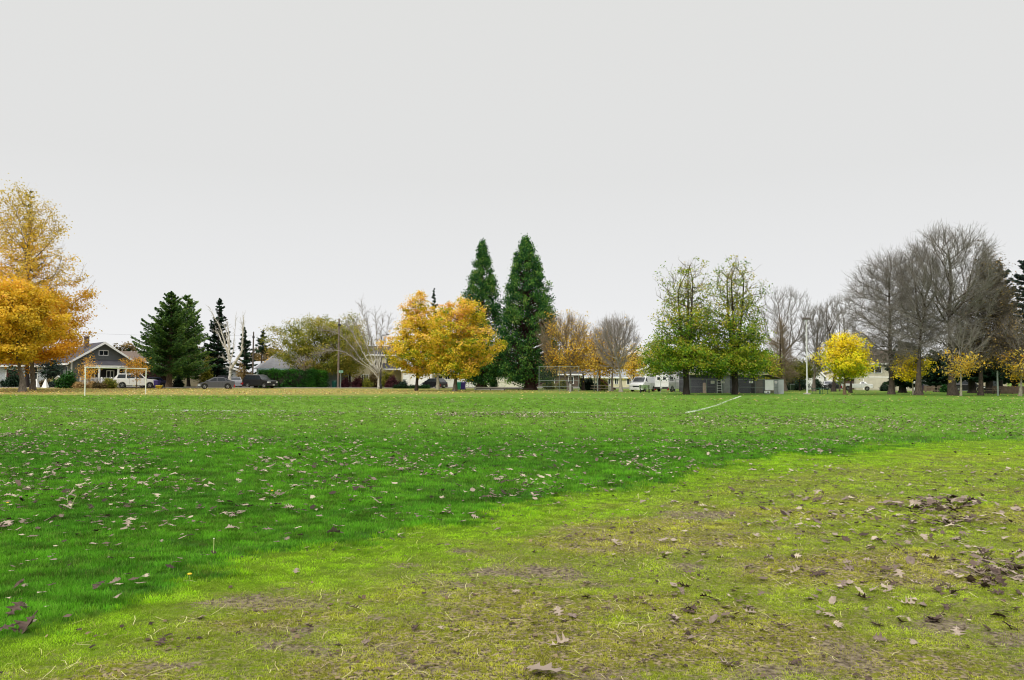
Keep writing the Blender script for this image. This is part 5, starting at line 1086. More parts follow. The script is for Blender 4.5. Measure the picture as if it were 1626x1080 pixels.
# right-hand houses
house('blue_gabled_house', 'small white house with a steep dark gable edge right of the white light pole', 1294, 137, -20, 3.0, 6, 2.4, 4.0, m_white, r_dark, axis='y', oh=.3, wins=[(.3, 1.3, .6, 1.0)])
house('garage', 'cream garage with a low gable behind the bright yellow maple', 1323, 140, -22, 6.6, 7, 2.4, 3.6, m_cream, r_grey, axis='y', oh=.35, doors=[(-1.3, 1.0, 2.0, 1.9, m_wtrim), (1.5, 1.0, 2.2, 1.9, m_wtrim)], cat='garage')
house('low_house', 'brown walled low wing left of the beige garage', 1357, 138, -22, 3.5, 6, 2.2, 3.6, m_brown, r_brn)
h = house('two_storey_house', 'beige two storey house with a wide garage door behind the left large oak', 1388, 128, -22, 5.6, 8, 4.5, 6.6, m_beige, r_brn, oh=.4, wins=[(.1, 3.35, 2.0, .95)], doors=[(.4, 1.1, 3.9, 2.0, siding('door_beige', lin((196, 190, 174)), .5))])
m = MB(); m.box(2.75, 5.9, .3, 7.5, -.2, 4.4); m.build('entry_wing', m_beige, h); m = MB(); m.prism([(2.5, 4.4), (4.4, 5.5), (6.2, 4.4), (6.2, 4.55), (4.4, 5.68), (2.5, 4.55)], -.9, 7.5); m.build('wing_roof', r_brn, h)
m = MB(); m.prism([(2.45, 4.36), (4.4, 5.46), (6.25, 4.36), (6.25, 4.58), (4.4, 5.72), (2.45, 4.58)], -.96, -.905); m.build('gable_trim', m_wtrim, h)
for x in (2.8, 5.8): m = MB(); m.box(x - .12, x + .12, -.85, -.6, -.1, 4.35); m.build('column', m_wtrim, h)
m = MB(); m.box(2.92, 5.68, -.8, -.7, 2.2, 2.45); m.box(2.92, 5.68, -.8, -.7, 3.25, 3.35)
for k in range(12): m.box(3.0 + k * .23, 3.05 + k * .23, -.77, -.73, 2.45, 3.25)
m.build('balcony_rail', m_wtrim, h); window(h, 4.3, 1.2, .8, 1.7, .29)
h = house('grey_green_house', 'grey green house with a brown roof among the large oak trunks', 1498, 126, -24, 9.0, 8, 3.0, 4.6, m_ggrn, r_brn, wins=[(.9, 1.7, .9, 1.3), (-2.8, 1.9, 1.2, .6), (3.6, 1.8, .9, .9)])
m = MB(); m.box(-.2, .12, -.08, -.006, 0, 2.9); m.build('corner_board', m_wtrim, h); m = MB(); m.box(-4.4, -.3, -2.0, -.1, 0, .8); m.build('porch', wood, h)
house('low_house', 'tan and white house behind the rightmost dark evergreen trunks', 1562, 138, -26, 7.0, 8, 2.8, 4.2, m_tanw, r_grey, wins=[(-1.4, 1.8, 1.2, .9), (1.2, 1.2, 1.6, 1.5)])
run('board_fence', 'low weathered brown board fence at the right edge', [(gx(1577, 97), 97), (gx(1670, 97), 97)], .98, lambda r, a, b_, h_: picket(r, a, b_, h_, wood, .15, .13, .03))
run('rail_fence', 'low grey rail fence in front of the grey green house', [(gx(1470, 108), 108), (gx(1500, 109), 109)], .9, lambda r, a, b_, h_: picket(r, a, b_, h_, wood_g, .5, .08, 0))
run('picket_fence', 'pale grey picket fence left of the wooden utility pole', [(gx(518, 122), 122), (gx(538, 123), 123)], 1.2, lambda r, a, b_, h_: picket(r, a, b_, h_, m_steel, .22, .1))
# ================================================================== VEHICLES
def paintm(name, c, rough=.3, coat=.6):
    m = basic(name, c, rough, .04, 1); b = [n for n in m.node_tree.nodes if n.type == 'BSDF_PRINCIPLED'][0]; b.inputs['Coat Weight'].default_value = coat; return m
p_white = paintm('paint_white', (.74, .74, .73)); p_silver = paintm('paint_grey', (.075, .075, .088)); p_black = paintm('paint_black', (.006, .006, .009), .35, .15); p_navy = paintm('paint_navy', (.03, .03, .10)); p_lsilver = paintm('paint_silver', (.42, .42, .43))
m_tyre = basic('tyre_rubber', (.018, .018, .018), .9); m_rim = basic('wheel_alloy', (.5, .5, .5), .3, .1, 4, metal=.7); m_lamp = basic('headlight_glass', (.62, .64, .64), .12, .05); m_tail = basic('tail_light_red', (.35, .02, .02), .2, .05)
m_plate = basic('licence_plate', (.65, .65, .62), .5); m_trimb = basic('trim_black', (.02, .02, .022), .6)
def arc(cx, r, zb, n=7):
    a0 = math.asin(min(.95, (r and (zb - r * .98) / r + .0) if 0 else 0)); return [(cx + r * math.cos(t), .33 + r * math.sin(t)) for t in [math.pi * k / n for k in range(n + 1)]]
def car(name, label, px, Y, rz, Lg, Wd, top, green, paint, wheels, wr=.33, sidew=(), belt=None, zb=.22, inset=.18, cat='car', group=None, plate=True, grille=True, glass_front=True, glass_rear=True, lights=True, body_top=None, steel=False):
    """top: upper body outline front to rear [(x,z)...]; green: cabin (x_front_base, x_front_top, x_rear_top, x_rear_base, z_base, z_top); x forward"""
    root = empty(name, (gx(px, Y), Y, .02), R(rz), label, cat, group); hw = Wd / 2
    bottom = [(top[-1][0], zb)]
    for wx in sorted(wheels):
        r = wr + .06; bottom += [(wx - r, zb)] + [(wx - r * math.cos(math.pi * k / 8), max(zb, wr + r * math.sin(math.pi * k / 8) * 1.0)) for k in range(1, 8)] + [(wx + r, zb)]
    bottom += [(top[0][0], zb)]
    m = MB(); poly = top + bottom; n = len(poly)
    # tumblehome: three slices across
    prof = [(-hw, .0), (hw, .0)]
    m.prism(poly, -hw, hw); body = m.build('body', paint, root, bevel=.045)
    x0, x1, x2, x3, g0, g1 = green; wi = hw - .03; wt = hw - inset
    if g1 > g0 + .01:
        m = MB(); vs = [(x0, -wi, g0), (x3, -wi, g0), (x3, wi, g0), (x0, wi, g0), (x1, -wt, g1), (x2, -wt, g1), (x2, wt, g1), (x1, wt, g1)]
        m.add(vs, [(0, 1, 2, 3), (4, 7, 6, 5), (0, 4, 5, 1), (3, 2, 6, 7), (0, 3, 7, 4), (1, 5, 6, 2)]); m.build('cabin', paint, root, bevel=.04)
        def yat(z): return wi + (wt - wi) * (z - g0) / (g1 - g0)
        for sd_ in (-1, 1):
            for q in sidew:
                m = MB(); vs = [(x, sd_ * (yat(z) + .006), z) for x, z in q] + [(x, sd_ * (yat(z) - .02), z) for x, z in q]; k = len(q)
                m.add(vs, [tuple(range(k)), tuple(reversed(range(k, 2 * k)))] + [(i, i + k, (i + 1) % k + k, (i + 1) % k) for i in range(k)]); m.build('side_window', glass, root)
        def scr(xa, xb, nm, sgn):
            a, b_ = .12, .90; m = MB(); q = []
            for t_, s_ in ((a, 1), (a, -1), (b_, -1), (b_, 1)):
                x = xa + (xb - xa) * t_ + sgn * .008; z = g0 + (g1 - g0) * t_; q.append((x, s_ * (yat(z) - .09), z + .006))
            m.add(q + [(x - sgn * .03, y, z - .02) for x, y, z in q], [(0, 1, 2, 3), (7, 6, 5, 4), (0, 4, 5, 1), (1, 5, 6, 2), (2, 6, 7, 3), (3, 7, 4, 0)]); m.build(nm, glass, root)
        if glass_front: scr(x0, x1, 'windscreen', 1)
        if glass_rear: scr(x3, x2, 'rear_window', -1)
    for wx in wheels:
        for sd_ in (-1, 1):
            m = MB(); y1 = sd_ * (hw + .01); y0 = sd_ * (hw - .2); m.lathe([(wr * .55, min(y0, y1)), (wr * .97, min(y0, y1)), (wr, min(y0, y1) + .03), (wr, max(y0, y1) - .03), (wr * .97, max(y0, y1)), (wr * .55, max(y0, y1))], k=22, ax='y')
            m.v = [(x + wx, y, z + wr) for x, y, z in m.v]; wh = m.build('wheel', m_tyre, root)
            m = MB(); yr = sd_ * (hw + .014); m.lathe([(.04, yr - .012 * sd_), (wr * .6, yr - .016 * sd_), (wr * .62, yr - .03 * sd_)], k=14, ax='y'); 
            for k in range(5):
                a = k * 1.2566; m.box(-.03, .03, min(yr, yr + .012 * sd_), max(yr, yr + .012 * sd_), .05, wr * .56); c, s_ = math.cos(a), math.sin(a)
                for i in range(-8, 0): x, y, z = m.v[i]; m.v[i] = (x * c - z * s_, y, x * s_ + z * c)
            m.v = [(x + wx, y, z + wr) for x, y, z in m.v]; m.build('rim', m_rim, wh)
    xf = top[0][0]; xr = top[-1][0]; zf = top[0][1]; zr_ = top[-1][1]
    if lights:
        for sd_ in (-1, 1):
            m = MB(); m.box(xf - .30, xf + .012, min(sd_ * (hw - .38), sd_ * (hw + .006)), max(sd_ * (hw - .38), sd_ * (hw + .006)), zf - .22, zf - .04); m.build('headlight', m_lamp, root, bevel=.02)
            m = MB(); m.box(xr - .012, xr + .14, min(sd_ * (hw - .2), sd_ * (hw + .006)), max(sd_ * (hw - .2), sd_ * (hw + .006)), zr_ - .42, zr_ - .06); m.build('tail_light', m_tail, root, bevel=.02)
            m = MB(); m.box(x0 - .35, x0 - .2, min(sd_ * (hw - .02), sd_ * (hw + .16)), max(sd_ * (hw - .02), sd_ * (hw + .16)), g0 + .02, g0 + .18); m.build('mirror', paint, root, bevel=.02)
    if grille: m = MB(); m.box(xf - .1, xf + .018, -hw * .5, hw * .5, zf - .24, zf - .06); m.build('grille', m_trimb, root, bevel=.01)
    m = MB(); m.box(xf - .25, xf + .06, -hw + .03, hw - .03, zb - .02, zb + .24); m.build('front_bumper', m_trimb if steel else paint, root, bevel=.03); m = MB(); m.box(xr - .06, xr + .25, -hw + .03, hw - .03, zb - .02, zb + .24); m.build('rear_bumper', m_trimb if steel else paint, root, bevel=.03)
    if plate:
        m = MB(); m.box(xf + .058, xf + .075, -.2, .2, zb + .06, zb + .2); m.box(xr - .075, xr - .058, -.16, .16, zb + .06, zb + .2); m.build('licence_plate', m_plate, root)
    # door seams and sill
    m = MB()
    for sx in ([x1 - .1, (x1 + x2) / 2, x2 + .1] if g1 > g0 + .01 else []):
        for sd_ in (-1, 1): y = sd_ * (hw + .002); m.box(sx - .008, sx + .008, min(y, y - .01 * sd_), max(y, y - .01 * sd_), zb + .15, g0 - .03)
    if m.v: m.build('door_seam', m_trimb, root)
    return root
suv_top = [(2.75, .98), (2.55, 1.10), (1.35, 1.22), (1.2, 1.24), (-2.55, 1.24), (-2.66, .95)]
def sw(xs, z0, z1, lean0=0, lean1=0): return [(xs[0], z0), (xs[1], z0), (xs[1] + lean1, z1), (xs[0] + lean0, z1)]
c = car('sport_utility_vehicle', 'white four door sport utility vehicle parked along the street behind the goal', 216, 103.5, 22, 5.4, 1.95, suv_top, (1.35, .62, -2.05, -2.6, 1.22, 1.90), p_white, (1.72, -1.55), .38, [sw((-.0, 1.05), 1.29, 1.80, .0, -.42), sw((-1.05, -.10), 1.29, 1.80), sw((-2.2, -1.18), 1.29, 1.80, .18, 0)], zb=.36)
for sd_ in (-.6, .6): m = MB(); m.box(-1.9, .3, sd_ - .03, sd_ + .03, 1.93, 1.99); m.build('roof_rail', m_trimb, c)
r = empty('roof_load', (gx(212, 103.5), 103.5, 1.96), R(22), 'small white bundle strapped on the roof of the white sport utility vehicle', 'roof load')
m = MB(); m.box(-.45, .4, -.3, .3, .03, .22); m.build('bundle', m_wtrim, r, bevel=.06); m = MB(); m.box(-.06, .0, -.31, .31, .04, .235); m.build('strap', m_trimb, r)
sed_top = [(2.15, .66), (1.9, .78), (1.2, .92), (-1.9, .98), (-2.2, .95), (-2.28, .7)]
car('parked_car', 'dark blue car almost hidden behind the front of the white sport utility vehicle', 243, 110, 200, 4.4, 1.8, sed_top, (1.2, .45, -.9, -1.6, .92, 1.45), p_navy, (1.35, -1.35), .32, [sw((-.9, .8), .98, 1.38, .2, -.3)])
hb_top = [(2.15, .62), (1.95, .74), (1.25, .92), (.9, .96), (-1.95, 1.05), (-2.2, 1.0), (-2.25, .62)]
car('hatchback', 'dark grey wedge shaped hatchback parked facing left beside the white birch', 343, Yb(343, 618), 203, 4.45, 1.75, hb_top, (1.35, .25, -.85, -2.05, .94, 1.50), p_silver, (1.35, -1.38), .33, [sw((-.05, .85), 1.0, 1.40, .0, -.62), sw((-1.15, -.15), 1.02, 1.40, .2, 0), [(-1.25, 1.04), (-1.7, 1.06), (-1.0, 1.38)]])
car('parked_car', 'dark sedan on the driveway directly behind the grey hatchback', 352, 117, 200, 4.5, 1.8, sed_top, (1.2, .5, -1.0, -1.7, .95, 1.75), p_black, (1.35, -1.35), .33, [sw((-.9, .8), 1.02, 1.6, .2, -.3)])
car('parked_car', 'silver car with red tail lights parked right of the birch trunk', 373, 117, 112, 4.5, 1.8, [(2.15, .75), (1.9, .85), (1.2, 1.0), (-1.9, 1.05), (-2.2, 1.0), (-2.28, .75)], (1.2, .45, -1.2, -1.9, 1.0, 1.55), p_lsilver, (1.35, -1.35), .32, [sw((-.9, .8), 1.05, 1.45, .1, -.3)])
bs_top = [(2.3, .98), (2.15, 1.10), (1.1, 1.18), (-2.2, 1.18), (-2.32, .9)]
c = car('sport_utility_vehicle', 'black sport utility vehicle with roof rails parked nose right beside the hedge', 413, 110, -22, 4.7, 1.85, bs_top, (1.15, .5, -1.95, -2.25, 1.16, 1.82), p_black, (1.45, -1.4), .37, [sw((-.1, .9), 1.24, 1.72, 0, -.35), sw((-1.05, -.2), 1.24, 1.72), sw((-1.95, -1.15), 1.24, 1.72, .12, 0)], zb=.34)
for sd_ in (-.6, .6): m = MB(); m.box(-1.8, .2, sd_ - .03, sd_ + .03, 1.84, 1.9); m.build('roof_rail', m_rim, c)
cmp_top = [(1.9, .72), (1.7, .86), (1.15, .98), (-1.75, 1.02), (-1.98, .95), (-2.02, .65)]
car('hatchback', 'small black hatchback seen from its rear corner on the white garage driveway', 689.5, 121, 143, 3.95, 1.72, cmp_top, (1.3, .5, -1.35, -1.88, .96, 1.52), p_black, (1.22, -1.22), .31, [sw((0, .95), 1.02, 1.42, 0, -.45), sw((-1.2, -.12), 1.02, 1.42, .1, 0)])
# vans
van_top = [(2.15, .80), (2.05, .98), (1.45, 1.16), (1.35, 1.18), (-2.12, 1.18), (-2.2, .6)]
car('delivery_van', 'small white delivery van facing the camera beside the green bench', 1021, 99, -123, 4.4, 1.8, van_top, (1.62, .75, -2.05, -2.15, 1.14, 1.86), p_white, (1.4, -1.35), .32, [[(.55, 1.22), (1.2, 1.22), (.78, 1.70), (.55, 1.72)]], zb=.25, inset=.14, cat='van', glass_rear=False)
bv_top = [(2.75, .85), (2.65, 1.05), (2.0, 1.22), (1.9, 1.25), (-2.65, 1.25), (-2.72, .6)]
c = car('cargo_van', 'large white cargo van with a black ladder rack seen from its rear', 1068, 100, 48, 5.4, 2.0, bv_top, (2.1, 1.35, -2.6, -2.7, 1.22, 2.08), p_white, (1.75, -1.75), .36, [[(.95, 1.35), (1.75, 1.35), (1.35, 1.88), (.95, 1.9)], sw((-2.3, -1.4), 1.4, 1.88)], zb=.36, inset=.16, cat='van', steel=True, glass_rear=False)
for sd_ in (-.42, .42):
    m = MB(); m.box(-2.70, -2.60, sd_ - .2, sd_ + .2, 1.48, 1.82); m.build('rear_window', glass, c, bevel=.03)
m = MB()
for x in (-2.2, -.6, 1.0):
    m.box(x - .03, x + .03, -.9, .9, 2.28, 2.33); m.box(x - .03, x + .03, -.88, -.83, 2.02, 2.3); m.box(x - .03, x + .03, .83, .88, 2.02, 2.3)
for y in (-.85, .85): m.box(-2.4, 1.2, y - .025, y + .025, 2.335, 2.38)
m.build('ladder_rack', m_trimb, c)
r = empty('ladder', (gx(1068, 100), 100, 2.42), R(48), 'aluminium ladder lying on the rack of the large white van', 'ladder')
for y in (-.45, -.1): m = MB(); m.box(-2.3, 1.8, y - .02, y + .02, 0, .07); m.build('rail', m_rim, r)
for k in range(12): m = MB(); m.box(-2.2 + k * .33, -2.16 + k * .33, -.428, -.122, .02, .05); m.build('rung', m_rim, r)
r = empty('trailer', (gx(1086, 101), 101, 0), R(35), 'dark cart with spoked shapes at the fence beside the large white van', 'cart')
m = MB(); m.box(-.8, .8, -.5, .5, .45, .55); m.box(-.8, .8, -.5, -.46, .55, .85); m.box(-.8, .8, .46, .5, .55, .85); m.build('bed', m_trimb, r)
for sd_ in (-.55, .55):
    m = MB(); m.lathe([(.12, sd_ - .06), (.3, sd_ - .06), (.3, sd_ + .06), (.12, sd_ + .06)], k=16, ax='y'); m.v = [(x, y, z + .3) for x, y, z in m.v]; m.build('wheel', m_tyre, r)
car('parked_car', 'small white car in front of the cream garage at right', 1315, 133, -105, 4.3, 1.75, sed_top, (1.2, .45, -.9, -1.6, .92, 1.42), p_lsilver, (1.35, -1.35), .32, [sw((-.9, .8), .98, 1.36, .2, -.3)])
car('parked_car', 'black car between two trunks right of the small white car', 1327, 128, 160, 4.4, 1.75, sed_top, (1.2, .45, -.9, -1.6, .92, 1.40), p_black, (1.35, -1.35), .32, [sw((-.9, .8), .98, 1.34, .2, -.3)])
c = car('pickup_truck', 'low white pickup truck bed in front of the beige garage door', 1361, 121, -25, 4.6, 1.8, [(2.2, .95), (2.1, 1.02), (1.2, 1.06), (-2.2, 1.06), (-2.25, .8)], (1.5, 1.2, .5, .3, 1.05, 1.38), p_white, (1.4, -1.3), .34, [sw((.6, 1.1), 1.1, 1.3, 0, -.1)], zb=.42, cat='pickup', steel=True)
car('parked_car', 'black car half hidden by dark trunks at the right of the park', 1538, 118, -30, 4.5, 1.8, [(2.15, .75), (1.9, .9), (1.2, 1.05), (-1.9, 1.1), (-2.2, 1.05), (-2.28, .75)], (1.2, .5, -1.4, -1.9, 1.05, 1.7), p_black, (1.35, -1.35), .34, [sw((-1.1, .8), 1.1, 1.6, .2, -.3)])
# ================================================================== STREET AND PARK FURNITURE
goal_m = basic('goal_paint', lin((222, 224, 210)), .5, .15, 3)
gl, gr_ = G(134.5, 629.5), G(231, 626.2); r = empty('soccer_goal', (gl[0], gl[1], 0), 0, 'white tubular soccer goal frame without a net', 'soccer goal')
dx, dy = gr_[0] - gl[0], gr_[1] - gl[1]; H_ = 2.2
m = MB(); m.tube((0, 0, -.1), (0, 0, H_), .045, k=12); m.build('post', goal_m, r); m = MB(); m.tube((dx, dy, -.1), (dx, dy, H_), .045, k=12); m.build('post', goal_m, r)
m = MB(); m.tube((-.05, 0, H_), (dx + .05, dy, H_), .046, k=12); m.build('crossbar', goal_m, r)
def pole(name, label, px, pyb, pyt, r0, r1, mat, cat='pole', Y=None):
    Y = Y or Yb(px, pyb); h_ = W(px, pyt, Y)[1]; r = empty(name, (gx(px, Y), Y, 0), 0, label, cat); m = MB(); m.tube((0, 0, -.2), (0, 0, h_), r0, r1, 12); m.build('pole', mat, r); return r, h_
r, h_ = pole('light_pole', 'tall white light pole with a single brown floodlight and concrete base', 1281.5, 626, 508, .095, .06, m_polew, 'light pole')
m = MB(); m.lathe([(.42, -.05), (.40, .10), (.16, .14)], k=18); m.build('base', conc, r); m = MB(); m.box(-.4, .4, -.22, .22, h_, h_ + .26); m.build('lamp_head', basic('lamp_bronze', lin((96, 88, 84)), .5), r, bevel=.03); m = MB(); m.box(-.34, .34, -.18, .18, h_ - .03, h_ - .002); m.build('lens', m_lamp, r)
m = MB(); m.box(.08, .22, -.14, .0, .5, .75); m.build('junction_box', m_rim, r)
r, h1 = pole('utility_pole', 'tall weathered wooden utility pole beside the green street sign', 537, 618, 506, .16, .11, bark('pole_wood', (96, 84, 74), (132, 118, 106)), Y=117)
m = MB(); m.box(-.14, .3, -.2, -.1, h1 - 1.1, h1 - .8); m.build('bracket', m_trimb, r); p1 = Vector((gx(537, 117), 117, h1 - .6))
r, h2 = pole('utility_pole', 'dark wooden utility pole in front of the pale roofed building', 401, 612, 527, .15, .1, bark('pole_wood_dark', (66, 58, 50), (96, 86, 76)), Y=129)
m = MB(); m.box(-.14, .25, -.2, -.1, h2 - 1.0, h2 - .75); m.build('bracket', m_trimb, r); p2 = Vector((gx(401, 129), 129, h2 - .55))
def wire(a, b_, sag, lbl):
    r = MB(); pv = a
    for i in range(1, 15):
        t_ = i / 14; q = a.lerp(b_, t_); q.z -= sag * 4 * t_ * (1 - t_); r.tube(pv, q, .011, k=4); pv = q
    o = r.build('power_line', m_trimb); tag(o, lbl, 'power line')
wire(p1, p2, .5, 'thin black power line between the two wooden utility poles'); wire(p2, Vector((gx(-80, 112), 112, 8.8)), .6, 'thin black power line running left from the dark utility pole')
r, h_ = pole('lamp_post', 'slim black lamp post rising in front of the white birch fan', 604.5, 618, 533, .13, .06, m_trimb, 'lamp post', Y=113)
m = MB(); m.lathe([(.2, -.05), (.2, .5), (.13, .6)], k=12); m.build('base', m_trimb, r); m = MB(); m.tube((0, 0, h_ - .05), (.9, 0, h_ + .15), .035); m.box(.7, 1.15, -.1, .1, h_ + .1, h_ + .2); m.build('lamp_arm', m_trimb, r)
r, h_ = pole('street_sign', 'pale green street name sign on a thin post right of the utility pole', 541, 618, 588, .05, .05, m_steel, 'street sign', Y=115)
m = MB(); m.box(-.30, .34, -.03, .0, h_ - .38, h_ - .02); m.build('sign_plate', basic('sign_green', lin((128, 180, 156)), .5), r)
r, h_ = pole('steel_post', 'grey steel post beside the rear picnic table', 1584, 628.5, 590, .09, .09, m_steel, 'post'); m = MB(); m.lathe([(.1, h_), (.1, h_ + .04), (.03, h_ + .09)], k=10); m.build('cap', m_steel, r)
r, h_ = pole('steel_post', 'thin grey post left of the picnic table under the orange leafed trees', 949, 619, 592, .06, .06, m_steel, 'post', Y=99); m = MB(); m.lathe([(.07, h_), (.07, h_ + .04), (.02, h_ + .08)], k=10); m.build('cap', m_steel, r)
r, h_ = pole('steel_post', 'thin pale post in front of the garage behind the bright yellow maple', 1333, 622, 585, .12, .10, bk_grey, 'post', Y=113); m = MB(); m.lathe([(.12, h_), (.1, h_ + .05)], k=10); m.build('cap', wood, r)
def bin_(px, Y, label, col, h_=1.08, lidc=None):
    r = empty('wheeled_bin', (gx(px, Y), Y, 0), R(-8), label, 'bin'); mt = basic('plastic_' + label.split()[0], col, .5, .1)
    m = MB(); m.add([(-.24, -.26, .06), (.24, -.26, .06), (.24, .22, .06), (-.24, .22, .06), (-.30, -.34, h_ - .1), (.30, -.34, h_ - .1), (.30, .34, h_ - .1), (-.30, .34, h_ - .1)], [(0, 3, 2, 1), (4, 5, 6, 7), (0, 1, 5, 4), (1, 2, 6, 5), (2, 3, 7, 6), (3, 0, 4, 7)]); m.build('body', mt, r, bevel=.02)
    m = MB(); m.prismx([(-.38, h_ - .09), (.36, h_ - .09), (.36, h_), (.0, h_ + .03), (-.36, h_ - .03)], -.33, .33); m.build('lid', mt, r, bevel=.012)
    for sx in (-.25, .25): m = MB(); m.lathe([(.05, sx - .03), (.11, sx - .03), (.11, sx + .03), (.05, sx + .03)], k=12, ax='y'); m.v = [(y, x + .27, z + .11) for x, y, z in m.v]; m.build('wheel', m_tyre, r)
    m = MB(); m.tube((-.25, .40, h_ - .12), (.25, .40, h_ - .12), .018); m.build('handle', m_trimb, r); return r
bin_(728, 104, 'teal green wheeled bin right of the maple trunk', lin((40, 150, 116))); bin_(735.5, 105, 'purple wheeled bin next to the teal bin', lin((76, 58, 140)))
bin_(531, 120, 'dark green wheeled bin by the pale picket fence', lin((20, 92, 76))); bin_(1258, 121, 'grey and green bin in the shadow of the dark shrubs', lin((70, 90, 74)), .95)
bin_(252.5, 100, 'yellow low bin at the front of the white sport utility vehicle', lin((208, 176, 44)), .42); bin_(249.5, 103.5, 'dark purple bin at the nose of the white sport utility vehicle', lin((58, 44, 110)))
bin_(1462, 118, 'dark bin beside the white porch behind the oak trunks', lin((50, 40, 60))); bin_(326, 116, 'pale blue low bin lying by the carport', lin((140, 178, 190)), .6)
def ptable(px, Y, rz, label, ln=1.9):
    r = empty('picnic_table', (gx(px, Y), Y, 0), R(rz), label, 'picnic table')
    m = MB()
    for k in range(4): m.box(-ln / 2, ln / 2, -.38 + k * .195, -.21 + k * .195, .72, .77)
    m.build('table_top', wood_g, r)
    for sy in (-.78, .55): m = MB(); m.box(-ln / 2, ln / 2, sy, sy + .25, .42, .46); m.build('seat', wood_g, r)
    for x in (-ln * .35, ln * .35):
        m = MB(); m.tube((x, -.3, .715), (x, -.62, 0), .035); m.build('leg', m_trimb, r); m = MB(); m.tube((x, .3, .715), (x, .62, 0), .035); m.build('leg', m_trimb, r); m = MB(); m.box(x - .03, x + .03, -.75, .78, .36, .415); m.build('seat_support', m_trimb, r)
ptable(952, 96, 4, 'weathered picnic table under the orange leafed trees right of the backstop', 2.0); ptable(1573, 92, -3, 'dark shaded picnic table between the rightmost trunks', 1.9)
bgreen = basic('bench_green', lin((104, 130, 78)), .6, .2)
r = empty('bench', (gx(1024, 91), 91, 0), R(3), 'light green slatted park bench in front of the small white van', 'bench')
m = MB(); m.box(-.62, .62, .05, .22, .42, .46); m.box(-.62, .62, -.15, .02, .42, .46); m.build('seat', bgreen, r); m = MB()
for k in range(3): m.box(-.62, .62, .24, .27, .5 + k * .13, .61 + k * .13)
m.build('backrest', bgreen, r)
for x in (-.5, .5):
    m = MB(); m.box(x - .03, x + .03, -.14, -.08, 0, .415); m.build('leg', m_trimb, r); m = MB(); m.box(x - .03, x + .03, .18, .235, 0, .9); m.build('leg', m_trimb, r)
r = empty('bike_rack', (gx(1302, 89.5), 89.5, 0), R(0), 'low dark green tubular rail frame with a central post right of the light pole', 'rail frame'); gm_ = basic('rail_green', lin((36, 84, 66)), .5)
m = MB(); m.tube((-.02, 0, 0), (-.02, 0, .72), .07); m.build('centre_post', gm_, r)
for x in (-.85, .85): m = MB(); m.tube((x, 0, 0), (x, 0, .62), .022); m.build('upright', gm_, r); m = MB(); m.tube((x * .45, .25, 0), (x * .45, .25, .62), .022); m.build('upright', gm_, r)
for z in (.10, .62): m = MB(); m.tube((-.95, 0, z), (.95, 0, z), .024); m.tube((-.95, .25, z), (.95, .25, z), .022); m.build('rail', gm_, r)
r = empty('bollard', (gx(905.5, 94.6), 94.6, 0), 0, 'white boxy post between the two grey trunks behind the backstop', 'post')
m = MB(); m.box(-.11, .11, -.1, .1, -.05, .8); m.build('body', conc, r, bevel=.03); m = MB(); m.box(-.13, .13, -.12, .12, .8, .86); m.build('cap', m_wtrim, r, bevel=.02)
# brown slide
r = empty('play_slide', (gx(962, 106), 106, 0), R(0), 'dark brown play slide sloping down to the right behind the picnic table', 'slide'); P = [(-1.0, 1.5), (-.6, 1.42), (-.1, 1.05), (.4, .62), (.85, .3), (1.3, .2)]
br = basic('slide_brown', lin((92, 58, 50)), .5); m = MB(); m.prism(P + [(x, z - .08) for x, z in P[::-1]], -.3, .3); m.build('chute', br, r)
for y in (-.33, .30): m = MB(); m.prism([(x, z + .16) for x, z in P] + [(x, z - .1) for x, z in P[::-1]], y, y + .03); m.build('side_wall', br, r)
for x in (-1.2, -1.55): m = MB(); m.tube((x, -.3, 0), (x, -.3, 2.0), .04); m.tube((x, .3, 0), (x, .3, 2.0), .04); m.build('frame_post', m_steel, r)
m = MB(); m.box(-1.6, -1.0, -.32, .32, 1.4, 1.46); m.build('deck', br, r)
r = empty('trash_can', (gx(967.5, 104), 104, 0), 0, 'small white waste can at the foot of the brown slide', 'waste can'); m = MB(); m.lathe([(.16, 0), (.18, .62), (.19, .64)], k=14); m.build('body', m_wtrim, r); m = MB(); m.lathe([(.2, .645), (.19, .70), (.05, .74)], k=14); m.build('lid', m_wtrim, r)
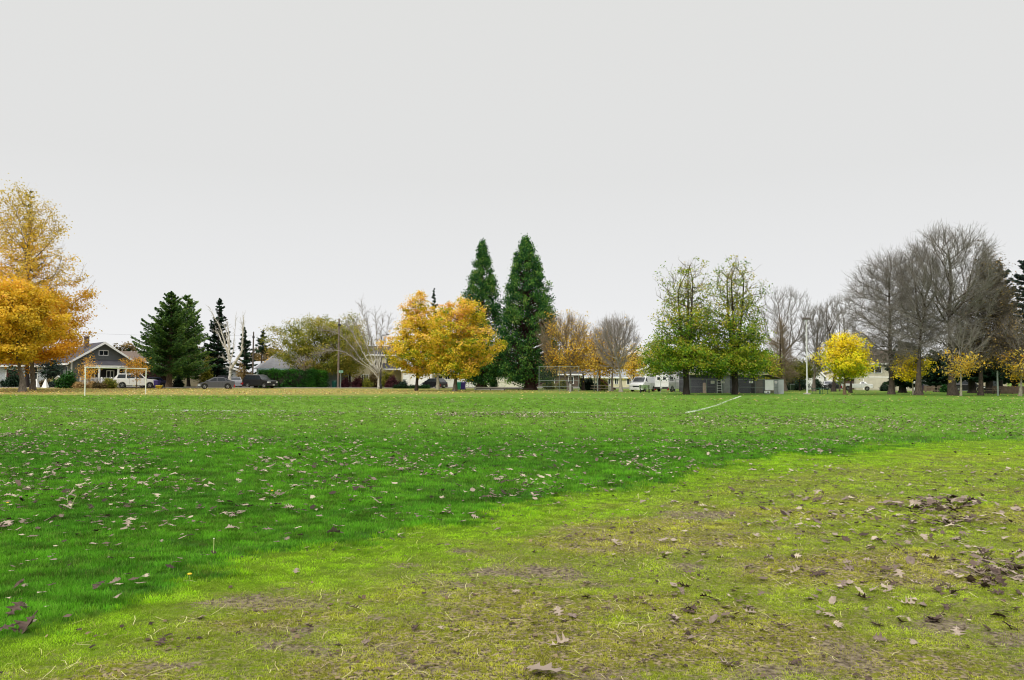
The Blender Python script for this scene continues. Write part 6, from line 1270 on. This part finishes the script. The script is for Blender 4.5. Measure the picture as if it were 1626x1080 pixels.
# low rail in front of sequoias
x0, x1 = gx(756, 102), gx(846, 104); r = empty('low_rail', (x0, 102, 0), 0, 'long low dark timber rail in front of the giant sequoias', 'low rail'); m = MB(); d = Vector((x1 - x0, 2, 0)); ln = d.length; d.normalize(); obox(m, Vector((0, 0, 0)), d, 0, ln, 0, .09, .16, .27); m.build('rail', bk_dark, r)
for k in range(5): m = MB(); obox(m, Vector((0, 0, 0)), d, k * ln / 4 - .05, k * ln / 4 + .05, .0, .085, -.1, .158); m.build('post', bk_dark, r)
r = empty('low_wall', (gx(765, 106), 106, 0), 0, 'short low grey concrete wall behind the left sequoia trunk', 'low wall'); m = MB(); m.box(-1.0, 3.2, -.12, .12, -.1, .34); m.build('wall', conc, r); m = MB(); m.box(-1.04, 3.24, -.15, .15, .343, .40); m.build('coping', conc, r)
# garden ornaments at left
r = empty('birdhouse', (gx(92.5, 99), 99, 0), R(12), 'cream birdhouse on a post beside the large dark green shrub', 'birdhouse')
m = MB(); m.tube((0, 0, 0), (0, 0, .75), .05); m.build('post', wood, r); m = MB(); m.prism([(-.27, .75), (.27, .75), (.27, 1.25), (0, 1.5), (-.27, 1.25)], -.2, .25); bo = m.build('body', basic('birdhouse_cream', lin((222, 214, 190)), .7), r)
m = MB(); m.prism([(-.38, 1.16), (0, 1.52), (.38, 1.16), (.38, 1.22), (0, 1.60), (-.38, 1.22)], -.27, .3); m.build('roof', m_wtrim, r); m = MB(); m.lathe([(.09, -.205), (.09, -.21)], k=12, ax='y'); m.v = [(x, y, z + 1.1) for x, y, z in m.v]; m.build('entrance', m_dark, bo)
def gobj(px, Y, lbl, kind):
    r = empty('garden_' + kind, (gx(px, Y), Y, 0), 0, lbl, 'garden ' + kind); m = MB()
    if kind == 'tent': m.add([(-.35, -.35, .0), (.35, -.35, 0), (.35, .35, 0), (-.35, .35, 0), (-.06, -.06, 1.1), (.06, -.06, 1.1), (.06, .06, 1.1), (-.06, .06, 1.1)], [(0, 3, 2, 1), (4, 5, 6, 7), (0, 1, 5, 4), (1, 2, 6, 5), (2, 3, 7, 6), (3, 0, 4, 7)]); m.build('cover', m_wtrim, r, bevel=.04)
    else: m.lathe([(.26, 0), (.22, .12), (.12, .3), (.16, .6), (.20, .85), (.14, 1.05), (.11, 1.12), (.14, 1.25), (.10, 1.4), (.02, 1.46)], k=14); m.build('figure', m_wtrim, r, smooth=True)
    m = MB(); m.lathe([(.30, -.02), (.30, .05), (.2, .06)], k=14); m.build('base', conc, r)
gobj(72.5, 100, 'white pointed cover in the garden left of the birdhouse', 'tent'); gobj(161.5, 106.5, 'white slender garden urn behind the picket fence', 'urn'); gobj(177, 107.5, 'white stout garden urn right of the slender urn behind the fence', 'urn')
gobj(58, 101, 'white pointed cover beside the second dark trunk at far left', 'tent')
